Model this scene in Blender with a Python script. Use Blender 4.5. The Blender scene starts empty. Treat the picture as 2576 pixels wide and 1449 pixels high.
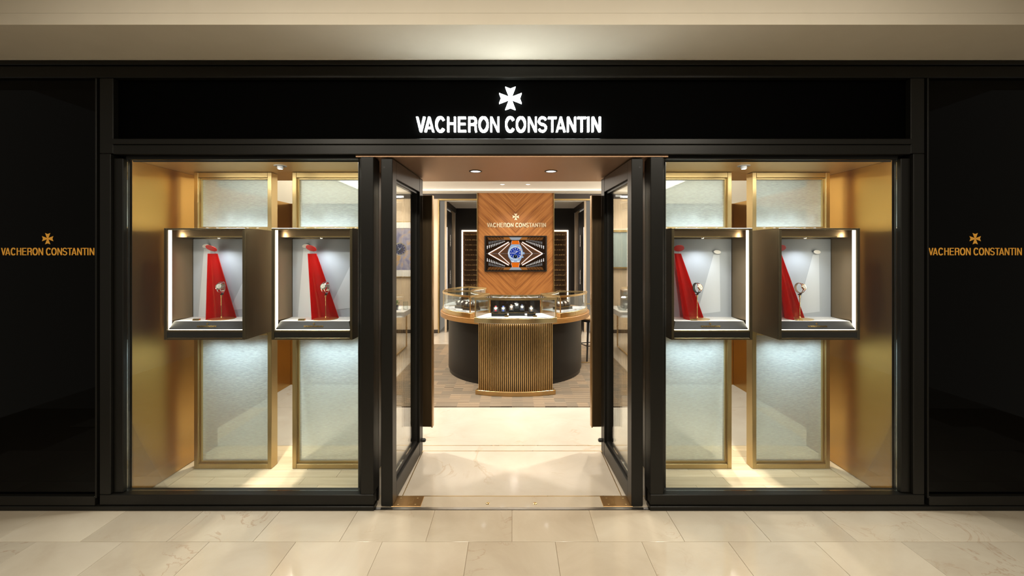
import bpy, bmesh, math, random
from mathutils import Vector, Matrix
random.seed(7)
sc = bpy.context.scene
PI = math.pi

# ------------------------------------------------------------------ camera
H, F, D = 1.6, 1100.0, 2.729            # eye height, focal length in px of a 2576 frame, distance to the shop front
cd = bpy.data.cameras.new('camera'); cam = bpy.data.objects.new('camera', cd)
sc.collection.objects.link(cam)
cam.location = (0, -D, H); cam.rotation_euler = (PI/2, 0, 0)
cd.sensor_width = 36; cd.lens = 36*F/2576; cd.shift_y = (638-724.5)/2576
cd.clip_start = 0.05; cd.clip_end = 60
sc.camera = cam

# ------------------------------------------------------------------ world, exposure
w = bpy.data.worlds.new('world'); sc.world = w; w.use_nodes = True
w.node_tree.nodes['Background'].inputs[0].default_value = (1.0, 0.90, 0.74, 1)
w.node_tree.nodes['Background'].inputs[1].default_value = 0.21
sc.view_settings.view_transform = 'Standard'; sc.view_settings.look = 'None'
sc.view_settings.gamma = 1; sc.view_settings.exposure = 0.0
sc.view_settings.use_curve_mapping = False
cy = sc.cycles
cy.max_bounces = 7; cy.diffuse_bounces = 3; cy.glossy_bounces = 4; cy.transmission_bounces = 4; cy.transparent_max_bounces = 14
cy.caustics_reflective = False; cy.caustics_refractive = False; cy.sample_clamp_indirect = 4

WARM, NEUT, COOL = (1.0, .80, .56), (1.0, .93, .84), (.90, .96, 1.0)
def spot(loc, target, power, col=NEUT, size=60, blend=.6, r=.03):
    l = bpy.data.lights.new('spot_light', 'SPOT'); l.energy = power; l.color = col
    l.spot_size = math.radians(size); l.spot_blend = blend; l.shadow_soft_size = r
    o = bpy.data.objects.new('spot_light', l); sc.collection.objects.link(o)
    o.location = loc
    o.rotation_euler = (Vector(target)-Vector(loc)).to_track_quat('-Z', 'Y').to_euler()
    return o
def area(loc, target, power, sx, sy, col=NEUT, spread=180):
    l = bpy.data.lights.new('area_light', 'AREA'); l.energy = power; l.color = col
    l.shape = 'RECTANGLE'; l.size = sx; l.size_y = sy; l.spread = math.radians(spread)
    o = bpy.data.objects.new('area_light', l); sc.collection.objects.link(o)
    o.location = loc
    o.rotation_euler = (Vector(target)-Vector(loc)).to_track_quat('-Z', 'Y').to_euler()
    return o
# mall downlights behind and above the photographer
for x in (-1.9, -.65, .65, 1.9):
    spot((x, -2.3, 3.25), (x*.8, -.7, 1.0), 108, (1, .91, .76), 120, .9, .08)
# interior ceiling downlights
for x, y in ((-1.1, 2.2), (1.1, 2.2), (-2.1, 4.2), (2.1, 4.2), (-1.6, 5.2), (1.7, 5.2)):
    spot((x, y, 2.77), (x, y+.15, 0), 112, NEUT, 130, .8, .05)
for s_ in (-1, 1):  # unseen spots added to brighten the floor behind the mesh panes
    spot((s_*1.75, 1.45, 2.77), (s_*1.75, 1.40, 0), 230, NEUT, 120, .8, .05)
for s_ in (-1, 1):      # uplights added along the side walls to brighten the ceiling
    area((s_*2.85, 3.9, 2.62), (s_*1.6, 3.9, 2.9), 85, 3.6, .04, (1, .92, .80))
area((.07, 5.6, 2.70), (.07, 5.0, 2.9), 7, 4.0, .04, (1, .92, .80))  # one more uplight added towards the back wall, for the ceiling
for x in (-.35, .45):
    spot((x, 2.0, 2.77), (x*.6, 2.6, .6), 62, NEUT, 75, .7, .04)
for x in (-.166, .277):
    spot((x, 4.9, 2.77), (.07+(x-.05)*.4, 5.9, 1.5), 34, NEUT, 70, .8, .03)

# ------------------------------------------------------------------ materials
MAT = {}
def nodes(m):
    m.use_nodes = True
    return m.node_tree.nodes, m.node_tree.links
def pbr(name, col, rough=.5, metal=0., spec=.5, emit=None, es=0., coat=0.):
    m = bpy.data.materials.new(name); n, l = nodes(m); b = n['Principled BSDF']
    b.inputs['Base Color'].default_value = (*col, 1); b.inputs['Roughness'].default_value = rough
    b.inputs['Metallic'].default_value = metal; b.inputs['Specular IOR Level'].default_value = spec
    b.inputs['Coat Weight'].default_value = coat
    if emit: b.inputs['Emission Color'].default_value = (*emit, 1); b.inputs['Emission Strength'].default_value = es
    MAT[name] = m; return m
def texmap(m, scale=(1, 1, 1), rot=(0, 0, 0), rnd=False):
    n, l = nodes(m); tc = n.new('ShaderNodeTexCoord'); mp = n.new('ShaderNodeMapping')
    mp.inputs['Scale'].default_value = scale; mp.inputs['Rotation'].default_value = rot
    l.new(tc.outputs['Object'], mp.inputs['Vector'])
    if rnd:
        oi = n.new('ShaderNodeObjectInfo'); mu = n.new('ShaderNodeMath'); mu.operation = 'MULTIPLY'; mu.inputs[1].default_value = 37
        l.new(oi.outputs['Random'], mu.inputs[0]); l.new(mu.outputs[0], mp.inputs['Location'])
    return mp
def noise(m, mp, sc_, det=4, rough=.6, dist=0):
    n, l = nodes(m); t = n.new('ShaderNodeTexNoise'); t.inputs['Scale'].default_value = sc_
    t.inputs['Detail'].default_value = det; t.inputs['Roughness'].default_value = rough; t.inputs['Distortion'].default_value = dist
    l.new(mp.outputs[0], t.inputs['Vector']); return t
def ramp(m, src, stops):
    n, l = nodes(m); r = n.new('ShaderNodeValToRGB'); e = r.color_ramp.elements
    while len(e) < len(stops): e.new(.5)
    for k, (p, c) in enumerate(stops): e[k].position = p; e[k].color = (*c, 1)
    l.new(src, r.inputs[0]); return r
def bump(m, src, strength=.1, dist=.002):
    n, l = nodes(m); b = n.new('ShaderNodeBump'); b.inputs['Strength'].default_value = strength; b.inputs['Distance'].default_value = dist
    l.new(src, b.inputs['Height']); l.new(b.outputs[0], n['Principled BSDF'].inputs['Normal'])
def basecol(m, out): m.node_tree.links.new(out, m.node_tree.nodes['Principled BSDF'].inputs['Base Color'])

# marble (per tile random offset)
def marble(name, a, b, vein, rough=.12, rnd=True, vs=3.):
    m = pbr(name, a, rough, 0, .75); n, l = nodes(m)
    mp = texmap(m, (1, 1, 1), (0, 0, .5), rnd)
    t = noise(m, mp, 2.2, 6, .62, .6); r = ramp(m, t.outputs[0], [(.3, a), (.7, b)])
    t2 = noise(m, mp, vs, 8, .55, 1.4)
    v = n.new('ShaderNodeMath'); v.operation = 'SUBTRACT'; v.inputs[1].default_value = .5; l.new(t2.outputs[0], v.inputs[0])
    va = n.new('ShaderNodeMath'); va.operation = 'ABSOLUTE'; l.new(v.outputs[0], va.inputs[0])
    vr = ramp(m, va.outputs[0], [(0., (.45,)*3), (.014, (0,)*3)])
    t3 = noise(m, mp, 1.3, 2); mk = ramp(m, t3.outputs[0], [(.5, (0,)*3), (.62, (1,)*3)])
    mm = n.new('ShaderNodeMath'); mm.operation = 'MULTIPLY'; l.new(vr.outputs[0], mm.inputs[0]); l.new(mk.outputs[0], mm.inputs[1])
    mx = n.new('ShaderNodeMix'); mx.data_type = 'RGBA'; mx.inputs[7].default_value = (*vein, 1)
    l.new(mm.outputs[0], mx.inputs[0]); l.new(r.outputs[0], mx.inputs[6])
    if rnd:
        oi = n.new('ShaderNodeObjectInfo'); hr = n.new('ShaderNodeMapRange')
        hr.inputs[3].default_value = .9; hr.inputs[4].default_value = 1.08; l.new(oi.outputs['Random'], hr.inputs[0])
        hs = n.new('ShaderNodeHueSaturation'); l.new(hr.outputs[0], hs.inputs['Value']); l.new(mx.outputs[2], hs.inputs['Color'])
        basecol(m, hs.outputs[0])
    else: basecol(m, mx.outputs[2])
    return m
marble('marble_tile', (.52, .435, .325), (.62, .54, .42), (.36, .20, .10), .06)
marble('marble_slab', (.53, .46, .37), (.61, .55, .46), (.42, .28, .15), .16, False, 1.6)
pbr('grout', (.42, .33, .22), .7)
def wood(name, a, b, rough, sc_=(3, 40, 40), rot=(0, 0, 0), rnd=True, spec=.4):
    m = pbr(name, a, rough, 0, spec); mp = texmap(m, sc_, rot, rnd)
    t = noise(m, mp, 1, 5, .6, .4); r = ramp(m, t.outputs[0], [(.3, a), (.7, b)]); basecol(m, r.outputs[0])
    if rnd:
        n, l = nodes(m); oi = n.new('ShaderNodeObjectInfo'); hr = n.new('ShaderNodeMapRange')
        hr.inputs[3].default_value = .84; hr.inputs[4].default_value = 1.1; l.new(oi.outputs['Random'], hr.inputs[0])
        hs = n.new('ShaderNodeHueSaturation'); l.new(hr.outputs[0], hs.inputs['Value']); l.new(r.outputs[0], hs.inputs['Color']); basecol(m, hs.outputs[0])
    return m
wood('oak_plank', (.60, .45, .27), (.73, .58, .38), .4, (2, 22, 22))
wood('wood_top', (.25, .115, .030), (.35, .175, .052), .32, (6, 6, 60), rnd=False)
wood('stool_wood', (.50, .30, .14), (.60, .38, .19), .4, (3, 30, 30), rnd=False)
# chevron veneer
m = pbr('veneer', (.4, .16, .05), .38, 0, .35); n, l = nodes(m)
tc = n.new('ShaderNodeTexCoord'); sx = n.new('ShaderNodeSeparateXYZ'); l.new(tc.outputs['Object'], sx.inputs[0])
ab = n.new('ShaderNodeMath'); ab.operation = 'ABSOLUTE'; l.new(sx.outputs[0], ab.inputs[0])
u = n.new('ShaderNodeMath'); u.operation = 'SUBTRACT'; l.new(sx.outputs[2], u.inputs[0]); l.new(ab.outputs[0], u.inputs[1])
v = n.new('ShaderNodeMath'); v.operation = 'ADD'; l.new(sx.outputs[2], v.inputs[0]); l.new(ab.outputs[0], v.inputs[1])
cb = n.new('ShaderNodeCombineXYZ'); l.new(u.outputs[0], cb.inputs[0]); l.new(v.outputs[0], cb.inputs[1])
mp = n.new('ShaderNodeMapping'); mp.inputs['Scale'].default_value = (30, 1.3, 1); l.new(cb.outputs[0], mp.inputs[0])
t = noise(m, mp, 1, 4, .6, .2)
mp2 = n.new('ShaderNodeMapping'); mp2.inputs['Scale'].default_value = (9, .7, 1); l.new(cb.outputs[0], mp2.inputs[0])
t2 = noise(m, mp2, 1, 2, .5)
mx = n.new('ShaderNodeMix'); mx.inputs[0].default_value = .45; l.new(t.outputs[0], mx.inputs[2]); l.new(t2.outputs[0], mx.inputs[3])
r = ramp(m, mx.outputs[0], [(.36, (.17, .060, .016)), (.5, (.34, .135, .038)), (.64, (.46, .20, .062))]); basecol(m, r.outputs[0])
# brushed metals
def brushed(name, col, rough, sc_=(60, 60, 2), amt=.12, metal=1.):
    m = pbr(name, col, rough, metal); mp = texmap(m, sc_); t = noise(m, mp, 4, 3, .6)
    n, l = nodes(m); mr = n.new('ShaderNodeMapRange'); mr.inputs[3].default_value = rough-amt; mr.inputs[4].default_value = rough+amt
    l.new(t.outputs[0], mr.inputs[0]); l.new(mr.outputs[0], n['Principled BSDF'].inputs['Roughness'])
    a = tuple(c*.95 for c in col); r = ramp(m, t.outputs[0], [(.3, a), (.7, col)]); basecol(m, r.outputs[0]); return m
brushed('gold_wall', (.50, .285, .072), .30, (220, 220, 5), .03)
brushed('gold_ceiling', (.80, .62, .36), .45, (3, 90, 90), .04)
brushed('gold_frame', (.56, .42, .20), .34, (60, 60, 3), .04)
brushed('case_bronze', (.15, .115, .066), .36, (70, 70, 3), .1)
brushed('case_inner', (.38, .265, .155), .30, (160, 160, 5), .025)
brushed('brass', (.72, .53, .27), .28, (4, 4, 4), .02)
brushed('bronze_soffit', (.42, .265, .165), .42, (3, 60, 60), .04)
brushed('bronze_pull', (.50, .34, .18), .33, (60, 60, 3), .08)
brushed('bronze_dark', (.12, .085, .05), .4, (60, 60, 3), .08)
brushed('slat_brass', (.58, .39, .18), .33, (40, 40, 3), .06)
brushed('plate_bronze', (.55, .34, .15), .35, (4, 60, 60), .08)
pbr('polished_gold', (.90, .66, .30), .14, 1)
pbr('base_gold', (.88, .64, .30), .34, 1)
pbr('chrome', (.78, .78, .76), .14, 1)
pbr('steel_strip', (.55, .54, .52), .28, 1)
pbr('rose_gold', (.86, .58, .40), .16, 1)
m = pbr('dark_frame', (.008, .0075, .006), .36, 0, .28); mp = texmap(m); t = noise(m, mp, 60, 3); bump(m, t.outputs[0], .04)
pbr('black_matte', (.0006, .0006, .0006), .7, 0, .02)
pbr('black_glass', (.0008, .0008, .0007), .03, 0, .12)
pbr('black_satin', (.012, .011, .010), .38, 0, .5)
pbr('drum_black', (.010, .0088, .0075), .42, .1, .35)
pbr('back_lacquer', (.020, .012, .008), .12, 0, .5)
pbr('charcoal', (.024, .026, .031), .5)
pbr('dark_wall', (.018, .018, .020), .6)
pbr('dark_brown', (.035, .026, .02), .5)
m = pbr('plaster', (.82, .75, .62), .8); mp = texmap(m); t = noise(m, mp, 3, 3); r = ramp(m, t.outputs[0], [(.3, (.80, .73, .60)), (.7, (.84, .77, .64))]); basecol(m, r.outputs[0])
pbr('shop_ceiling', (.80, .76, .68), .8)
m = pbr('beige_panel', (.68, .54, .38), .75); mp = texmap(m, (60, 60, 60)); t = noise(m, mp, 2, 3); bump(m, t.outputs[0], .15, .001)
pbr('white_matte', (.80, .80, .82), .55)
pbr('white_top', (.85, .83, .78), .35)
m = pbr('backdrop', (.42, .47, .56), .5, 0, .3)
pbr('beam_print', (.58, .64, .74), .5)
pbr('red_disc', (.55, .035, .03), .4)
pbr('black_leather', (.010, .010, .012), .5)
pbr('navy_leather', (.02, .03, .10), .5)
pbr('red_strap', (.5, .02, .04), .5); pbr('blue_strap', (.06, .12, .5), .5); pbr('tan_strap', (.35, .25, .18), .5)
pbr('dial_white', (.82, .80, .75), .35); pbr('dial_dark', (.03, .03, .04), .3)
pbr('glowing_gold', (.55, .25, .03), .5, .3, .5, (.55, .25, .03), .45)  # slight glow added to the gold so the letters read in dim light
pbr('gold_letter', (.88, .76, .54), .4, .35)
pbr('wire', (.1, .1, .1), .4, .5)
pbr('leaf_green', (.12, .25, .06), .5)
pbr('stone_grey', (.25, .24, .22), .6)
def emis(name, col, s):
    m = bpy.data.materials.new(name); n, l = nodes(m); n.remove(n['Principled BSDF'])
    e = n.new('ShaderNodeEmission'); e.inputs[0].default_value = (*col, 1); e.inputs[1].default_value = s
    l.new(e.outputs[0], n['Material Output'].inputs[0]); MAT[name] = m; return m
emis('sign_light', (.93, 1.0, .97), 15.0)
emis('led_warm', (1.0, .91, .72), 3.6)
emis('led_dim', (1.0, .9, .7), 1.3)
emis('led_niche', (1.0, .84, .66), 5.0)
emis('lamp_on', (1.0, .96, .9), 9.0)
emis('lamp_soft', (1.0, .96, .9), 4.0)
def glass(name, tint=(.97, .98, .97), rough=.0, k=1.0, ior=1.45):
    m = bpy.data.materials.new(name); n, l = nodes(m); n.remove(n['Principled BSDF'])
    tr = n.new('ShaderNodeBsdfTransparent'); tr.inputs[0].default_value = (*tint, 1)
    g = n.new('ShaderNodeBsdfGlossy'); g.inputs['Roughness'].default_value = rough
    f = n.new('ShaderNodeFresnel'); f.inputs[0].default_value = ior
    mu = n.new('ShaderNodeMath'); mu.operation = 'MULTIPLY'; mu.inputs[1].default_value = k; l.new(f.outputs[0], mu.inputs[0])
    mx = n.new('ShaderNodeMixShader'); l.new(mu.outputs[0], mx.inputs[0]); l.new(tr.outputs[0], mx.inputs[1]); l.new(g.outputs[0], mx.inputs[2])
    l.new(mx.outputs[0], n['Material Output'].inputs[0]); MAT[name] = m; return m
glass('clear_glass', (.97, .98, .96), 0, .55)
glass('case_glass', (.95, .97, .97), 0, .4)
# woven metal mesh laminated in glass
m = bpy.data.materials.new('mesh_glass'); n, l = nodes(m); n.remove(n['Principled BSDF']); MAT['mesh_glass'] = m
mp = texmap(m, (30, 30, 520)); t = noise(m, mp, 1, 3, .7)
r = ramp(m, t.outputs[0], [(.3, (.66, .77, .82)), (.7, (.86, .96, 1.0))])
df = n.new('ShaderNodeBsdfDiffuse'); l.new(r.outputs[0], df.inputs[0])
tl = n.new('ShaderNodeBsdfTranslucent'); l.new(r.outputs[0], tl.inputs[0])
gl = n.new('ShaderNodeBsdfGlossy'); gl.inputs['Roughness'].default_value = .45; l.new(r.outputs[0], gl.inputs[0])
tr = n.new('ShaderNodeBsdfTransparent'); tr.inputs[0].default_value = (.93, .97, .93, 1)
a1 = n.new('ShaderNodeMixShader'); a1.inputs[0].default_value = .42; l.new(df.outputs[0], a1.inputs[1]); l.new(tl.outputs[0], a1.inputs[2])
a2 = n.new('ShaderNodeMixShader'); a2.inputs[0].default_value = .3; l.new(a1.outputs[0], a2.inputs[1]); l.new(gl.outputs[0], a2.inputs[2])
mr = n.new('ShaderNodeMapRange'); mr.inputs[1].default_value = .3; mr.inputs[2].default_value = .7; mr.inputs[3].default_value = .34; mr.inputs[4].default_value = .52
l.new(t.outputs[0], mr.inputs[0])
a3 = n.new('ShaderNodeMixShader'); l.new(mr.outputs[0], a3.inputs[0]); l.new(tr.outputs[0], a3.inputs[1]); l.new(a2.outputs[0], a3.inputs[2])
l.new(a3.outputs[0], n['Material Output'].inputs[0])
# red translucent acrylic
m = bpy.data.materials.new('red_acrylic'); n, l = nodes(m); n.remove(n['Principled BSDF']); MAT['red_acrylic'] = m
df = n.new('ShaderNodeBsdfDiffuse'); df.inputs[0].default_value = (.70, .022, .018, 1)
tl = n.new('ShaderNodeBsdfTranslucent'); tl.inputs[0].default_value = (.9, .05, .035, 1)
tr = n.new('ShaderNodeBsdfTransparent'); tr.inputs[0].default_value = (.85, .05, .05, 1)
gl = n.new('ShaderNodeBsdfGlossy'); gl.inputs['Roughness'].default_value = .08
a1 = n.new('ShaderNodeMixShader'); a1.inputs[0].default_value = .5; l.new(df.outputs[0], a1.inputs[1]); l.new(tl.outputs[0], a1.inputs[2])
a2 = n.new('ShaderNodeMixShader'); a2.inputs[0].default_value = .35; l.new(a1.outputs[0], a2.inputs[1]); l.new(tr.outputs[0], a2.inputs[2])
a3 = n.new('ShaderNodeMixShader'); a3.inputs[0].default_value = .05; l.new(a2.outputs[0], a3.inputs[1]); l.new(gl.outputs[0], a3.inputs[2])
l.new(a3.outputs[0], n['Material Output'].inputs[0])
# carpet
m = pbr('carpet', (.3, .23, .16), .95, 0, .1); n, l = nodes(m); mp = texmap(m)
sx = n.new('ShaderNodeSeparateXYZ'); l.new(mp.outputs[0], sx.inputs[0])
def mth(op, a, b=None, c=None):
    q = n.new('ShaderNodeMath'); q.operation = op
    for k, e in enumerate((a, b, c)):
        if e is None: continue
        if isinstance(e, (int, float)): q.inputs[k].default_value = e
        else: l.new(e, q.inputs[k])
    return q.outputs[0]
bx_ = mth('FLOOR', mth('DIVIDE', sx.outputs[0], .115)); by_ = mth('FLOOR', mth('DIVIDE', sx.outputs[1], .13))
cb = n.new('ShaderNodeCombineXYZ'); l.new(bx_, cb.inputs[0]); l.new(by_, cb.inputs[1])
wn = n.new('ShaderNodeTexWhiteNoise'); wn.noise_dimensions = '2D'; l.new(cb.outputs[0], wn.inputs['Vector'])
st = mth('FRACT', mth('ADD', mth('DIVIDE', sx.outputs[1], .034), wn.outputs['Value']))
r1 = ramp(m, st, [(0., (.07, .05, .035)), (.26, (.11, .08, .055)), (.36, (.34, .275, .20)), (.94, (.30, .24, .17))])
r2 = ramp(m, wn.outputs['Value'], [(0., (.72, .74, .76)), (1., (1.08, 1.0, .92))])
mx = n.new('ShaderNodeMix'); mx.data_type = 'RGBA'; mx.blend_type = 'MULTIPLY'; mx.inputs[0].default_value = 1
l.new(r1.outputs[0], mx.inputs[6]); l.new(r2.outputs[0], mx.inputs[7]); basecol(m, mx.outputs[2])
t = noise(m, mp, 220, 2); bump(m, t.outputs[0], .3, .003)
# shelf wood in the niches
wood('niche_wood', (.10, .05, .022), (.16, .085, .04), .5, (3, 30, 60), rnd=False)
wood('shelf_wood', (.16, .08, .035), (.22, .12, .055), .5, (3, 30, 60), rnd=False)
# painted picture background
m = pbr('poster_paint', (.3, .3, .3), .6); mp = texmap(m, (1, 1, 1)); t = noise(m, mp, 5, 5, .6, 1.)
r = ramp(m, t.outputs[0], [(.35, (.16, .17, .30)), (.5, (.35, .33, .40)), (.6, (.50, .33, .17)), (.75, (.45, .26, .10))]); basecol(m, r.outputs[0])

# ------------------------------------------------------------------ mesh building
class MB:
    def __init__(s): s.v = []; s.f = []; s.m = []; s.mats = []; s.cur = 0
    def mat(s, name):
        if name not in s.mats: s.mats.append(name)
        s.cur = s.mats.index(name); return s
    def add(s, vs, fs):
        o = len(s.v); s.v += [tuple(p) for p in vs]
        for f in fs: s.f.append([o+i for i in f]); s.m.append(s.cur)
        return s
    def box(s, x0, x1, y0, y1, z0, z1):
        x0, x1 = min(x0, x1), max(x0, x1); y0, y1 = min(y0, y1), max(y0, y1); z0, z1 = min(z0, z1), max(z0, z1)
        return s.add([(x0, y0, z0), (x1, y0, z0), (x1, y1, z0), (x0, y1, z0), (x0, y0, z1), (x1, y0, z1), (x1, y1, z1), (x0, y1, z1)],
                     [(0, 3, 2, 1), (4, 5, 6, 7), (0, 1, 5, 4), (1, 2, 6, 5), (2, 3, 7, 6), (3, 0, 4, 7)])
    def prism(s, poly, a, b, fn):
        """poly: 2-D points; fn(u, v, w) -> 3-D; extruded w from a to b"""
        k = len(poly)
        vs = [fn(u, v, a) for u, v in poly]+[fn(u, v, b) for u, v in poly]
        return s.add(vs, [tuple(range(k))[::-1], tuple(range(k, 2*k))]+[(i, (i+1) % k, k+(i+1) % k, k+i) for i in range(k)])
    def tube(s, pts, r, seg=8, cap=True):
        pts = [Vector(p) for p in pts]; rings = []
        rr = r if isinstance(r, (list, tuple)) else [r]*len(pts)
        prev = None
        for i, p in enumerate(pts):
            d = (pts[min(i+1, len(pts)-1)]-pts[max(i-1, 0)]).normalized()
            up = prev if prev else (Vector((0, 0, 1)) if abs(d.z) < .9 else Vector((1, 0, 0)))
            a = d.cross(up).normalized(); b = a.cross(d).normalized(); prev = b
            rings.append([p+rr[i]*(math.cos(2*PI*k/seg)*a+math.sin(2*PI*k/seg)*b) for k in range(seg)])
        vs = [q for ring in rings for q in ring]; fs = []
        for i in range(len(pts)-1):
            for k in range(seg): fs.append((i*seg+k, i*seg+(k+1) % seg, (i+1)*seg+(k+1) % seg, (i+1)*seg+k))
        if cap: fs += [tuple(range(seg))[::-1], tuple((len(pts)-1)*seg+k for k in range(seg))]
        return s.add(vs, fs)
    def lathe(s, prof, c=(0, 0, 0), fn=None, seg=32):
        """prof: (r, h) list, closed ends when r = 0; fn maps (x, y, h) -> 3-D"""
        fn = fn or (lambda x, y, h: (c[0]+x, c[1]+y, c[2]+h))
        o = []; fs = []; idx = []
        for r, h in prof:
            if r < 1e-6: idx.append([len(o)]*seg); o.append(fn(0, 0, h))
            else:
                idx.append(list(range(len(o), len(o)+seg))); o += [fn(r*math.cos(2*PI*k/seg), r*math.sin(2*PI*k/seg), h) for k in range(seg)]
        for i in range(len(prof)-1):
            for k in range(seg):
                q = [idx[i][k], idx[i][(k+1) % seg], idx[i+1][(k+1) % seg], idx[i+1][k]]
                q2 = []
                for e in q:
                    if e not in q2: q2.append(e)
                if len(q2) > 2: fs.append(tuple(q2))
        return s.add(o, fs)
    def sector(s, c, r0, r1, a0, a1, z0, z1, seg=16):
        """annular sector; angle 0 faces the shop door (-Y), positive to +X"""
        P = lambda r, a, z: (c[0]+r*math.sin(a), c[1]-r*math.cos(a), z)
        vs = []; fs = []
        for i in range(seg+1):
            a = a0+(a1-a0)*i/seg
            vs += [P(r0, a, z0), P(r1, a, z0), P(r1, a, z1), P(r0, a, z1)]
        for i in range(seg):
            b = 4*i
            for k in range(4): fs.append((b+k, b+(k+1) % 4, b+4+(k+1) % 4, b+4+k))
        fs += [(0, 3, 2, 1), (4*seg, 4*seg+1, 4*seg+2, 4*seg+3)]
        return s.add(vs, fs)
    def build(s, name, mat=None, parent=None, bevel=0, smooth=None, loc=None):
        me = bpy.data.meshes.new(name); me.from_pydata(s.v, [], s.f)
        if s.mats:
            for q in s.mats: me.materials.append(MAT[q])
            me.polygons.foreach_set('material_index', s.m)
        else: me.materials.append(MAT[mat])
        bm = bmesh.new(); bm.from_mesh(me); bmesh.ops.recalc_face_normals(bm, faces=bm.faces)
        if bevel: bmesh.ops.bevel(bm, geom=[e for e in bm.edges if e.is_manifold and e.calc_face_angle(0) > .6], offset=bevel, segments=1, affect='EDGES', clamp_overlap=True)
        bm.to_mesh(me); bm.free()
        if smooth:
            me.polygons.foreach_set('use_smooth', [True]*len(me.polygons)); me.set_sharp_from_angle(angle=math.radians(smooth))
        o = bpy.data.objects.new(name, me); sc.collection.objects.link(o)
        if parent: o.parent = parent
        if loc: o.location = loc
        return o
def B(name, mat, parent, *bx, bevel=0): 
    for b in bx: o = MB().box(*b).build(name, mat, parent, bevel)
    return o
def tag(o, label, cat, group=None, kind=None):
    o['label'] = label; o['category'] = cat
    if group: o['group'] = group
    if kind: o['kind'] = kind
    return o
def empty(name, loc=(0, 0, 0), rz=0):
    o = bpy.data.objects.new(name, None); sc.collection.objects.link(o); o.location = loc; o.rotation_euler = (0, 0, rz); o.empty_display_size = .05
    return o
def thing(name, label, cat, loc=(0, 0, 0), rz=0, group=None): return tag(empty(name, loc, rz), label, cat, group)
def struct(name, label, cat='setting', loc=(0, 0, 0)):
    return tag(empty(name, loc), label, cat, kind='structure')
def linkcopy(o, parent, loc):
    c = o.copy(); sc.collection.objects.link(c); c.parent = parent; c.location = loc; return c

# ------------------------------------------------------------------ lettering
def ribbon(pts, t):
    """closed outline quads of a stroke"""
    L, R = [], []
    for i, p in enumerate(pts):
        a = pts[max(i-1, 0)]; b = pts[min(i+1, len(pts)-1)]
        dx, dy = b[0]-a[0], b[1]-a[1]; q = math.hypot(dx, dy) or 1
        tt = t(dx/q, dy/q) if callable(t) else t
        L.append((p[0]-dy/q*tt/2, p[1]+dx/q*tt/2)); R.append((p[0]+dy/q*tt/2, p[1]-dx/q*tt/2))
    return [[L[i], R[i], R[i+1], L[i+1]] for i in range(len(pts)-1)]
def arc(cx, cy, rx, ry, a0, a1, n=14): return [(cx+rx*math.cos(math.radians(a0+(a1-a0)*i/n)), cy+ry*math.sin(math.radians(a0+(a1-a0)*i/n))) for i in range(n+1)]
def letter(ch, t=.175, h=.145):
    R_ = lambda x0, y0, x1, y1: [(x0, y0), (x1, y0), (x1, y1), (x0, y1)]
    tk = lambda dx, dy: abs(dy)*t+abs(dx)*h
    if ch == 'I': return [R_(0, 0, t, 1)], t
    if ch == 'T': return [R_(0, 1-h, .6, 1), R_(.3-t/2, 0, .3+t/2, 1)], .6
    if ch == 'H': return [R_(0, 0, t, 1), R_(.6-t, 0, .6, 1), R_(t, .56-h/2, .6-t, .56+h/2)], .6
    if ch == 'E': return [R_(0, 0, t, 1), R_(t, 0, .56, h), R_(t, 1-h, .55, 1), R_(t, .53-h/2, .52, .53+h/2)], .56
    if ch == 'N': return [R_(0, 0, t*.92, 1), R_(.62-t*.92, 0, .62, 1), [(0, 1), (t*1.05, 1), (.62, 0), (.62-t*1.05, 0)]], .62
    if ch == 'V': return [[(0, 1), (t*1.05, 1), (.315+t*.05, .22), (.315+t*.5, 0), (.315-t*.5, 0)], [(.63, 1), (.63-t*1.05, 1), (.315-t*.05, .22), (.315-t*.5, 0), (.315+t*.5, 0)]], .63
    if ch == 'A': return [[(0, 0), (t*1.02, 0), (.335+t*.05, .8), (.335+t*.5, 1), (.335-t*.5, 1)], [(.67, 0), (.67-t*1.02, 0), (.335-t*.05, .8), (.335-t*.5, 1), (.335+t*.5, 1)], R_(.16, .22, .51, .22+h*.95)], .67
    if ch == 'O': return ribbon(arc(.35, .5, .35-t/2, .52-h/2, 0, 360, 28), tk), .70
    if ch in 'CG':
        q = ribbon(arc(.345, .5, .345-t/2, .52-h/2, 38, 322, 24), tk)
        if ch == 'G': q += [R_(.40, .36, .66, .50), R_(.52, 0, .66, .42)]
        return q, .67
    if ch == 'S':
        p = arc(.31, .735, .31-t/2, .285-h/2, 18, 262, 14)+arc(.31, .265, .31-t/2, .285-h/2, 80, -162, 14)
        return ribbon(p, lambda dx, dy: .5*t+.5*h if abs(dx*dy) > .3 else abs(dy)*t+abs(dx)*h), .62
    if ch == 'R':
        q = [R_(0, 0, t, 1), R_(t*.5, 1-h, .36, 1), R_(t*.5, .44, .36, .44+h)]
        q += ribbon([(.33, 1-h/2)]+arc(.33, .72+h*0, .265-t/2+.0, .28-h/2, 90, -90, 12)+[(.33, .44+h/2)], tk)
        q += ribbon([(.32, .51)]+arc(.36, .36, .15, .15, 90, 0, 6)+[(.515, .1), (.55, 0)], t)
        return q, .62
    if ch == 'Z': return [R_(0, 0, .56, h), R_(0, 1-h, .56, 1), [(0, h*.5), (t*1.2, h*.5), (.56, 1-h*.5), (.56-t*1.2, 1-h*.5)]], .56
    return [], .3
WORD = [('V', 207), ('A', 303), ('C', 430), ('H', 567), ('E', 692), ('R', 812), ('O', 930), ('N', 1068), ('C', 1241), ('O', 1365), ('N', 1504), ('S', 1622), ('T', 1738), ('A', 1830), ('N', 1960), ('T', 2080), ('I', 2195), ('N', 2247)]
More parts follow.
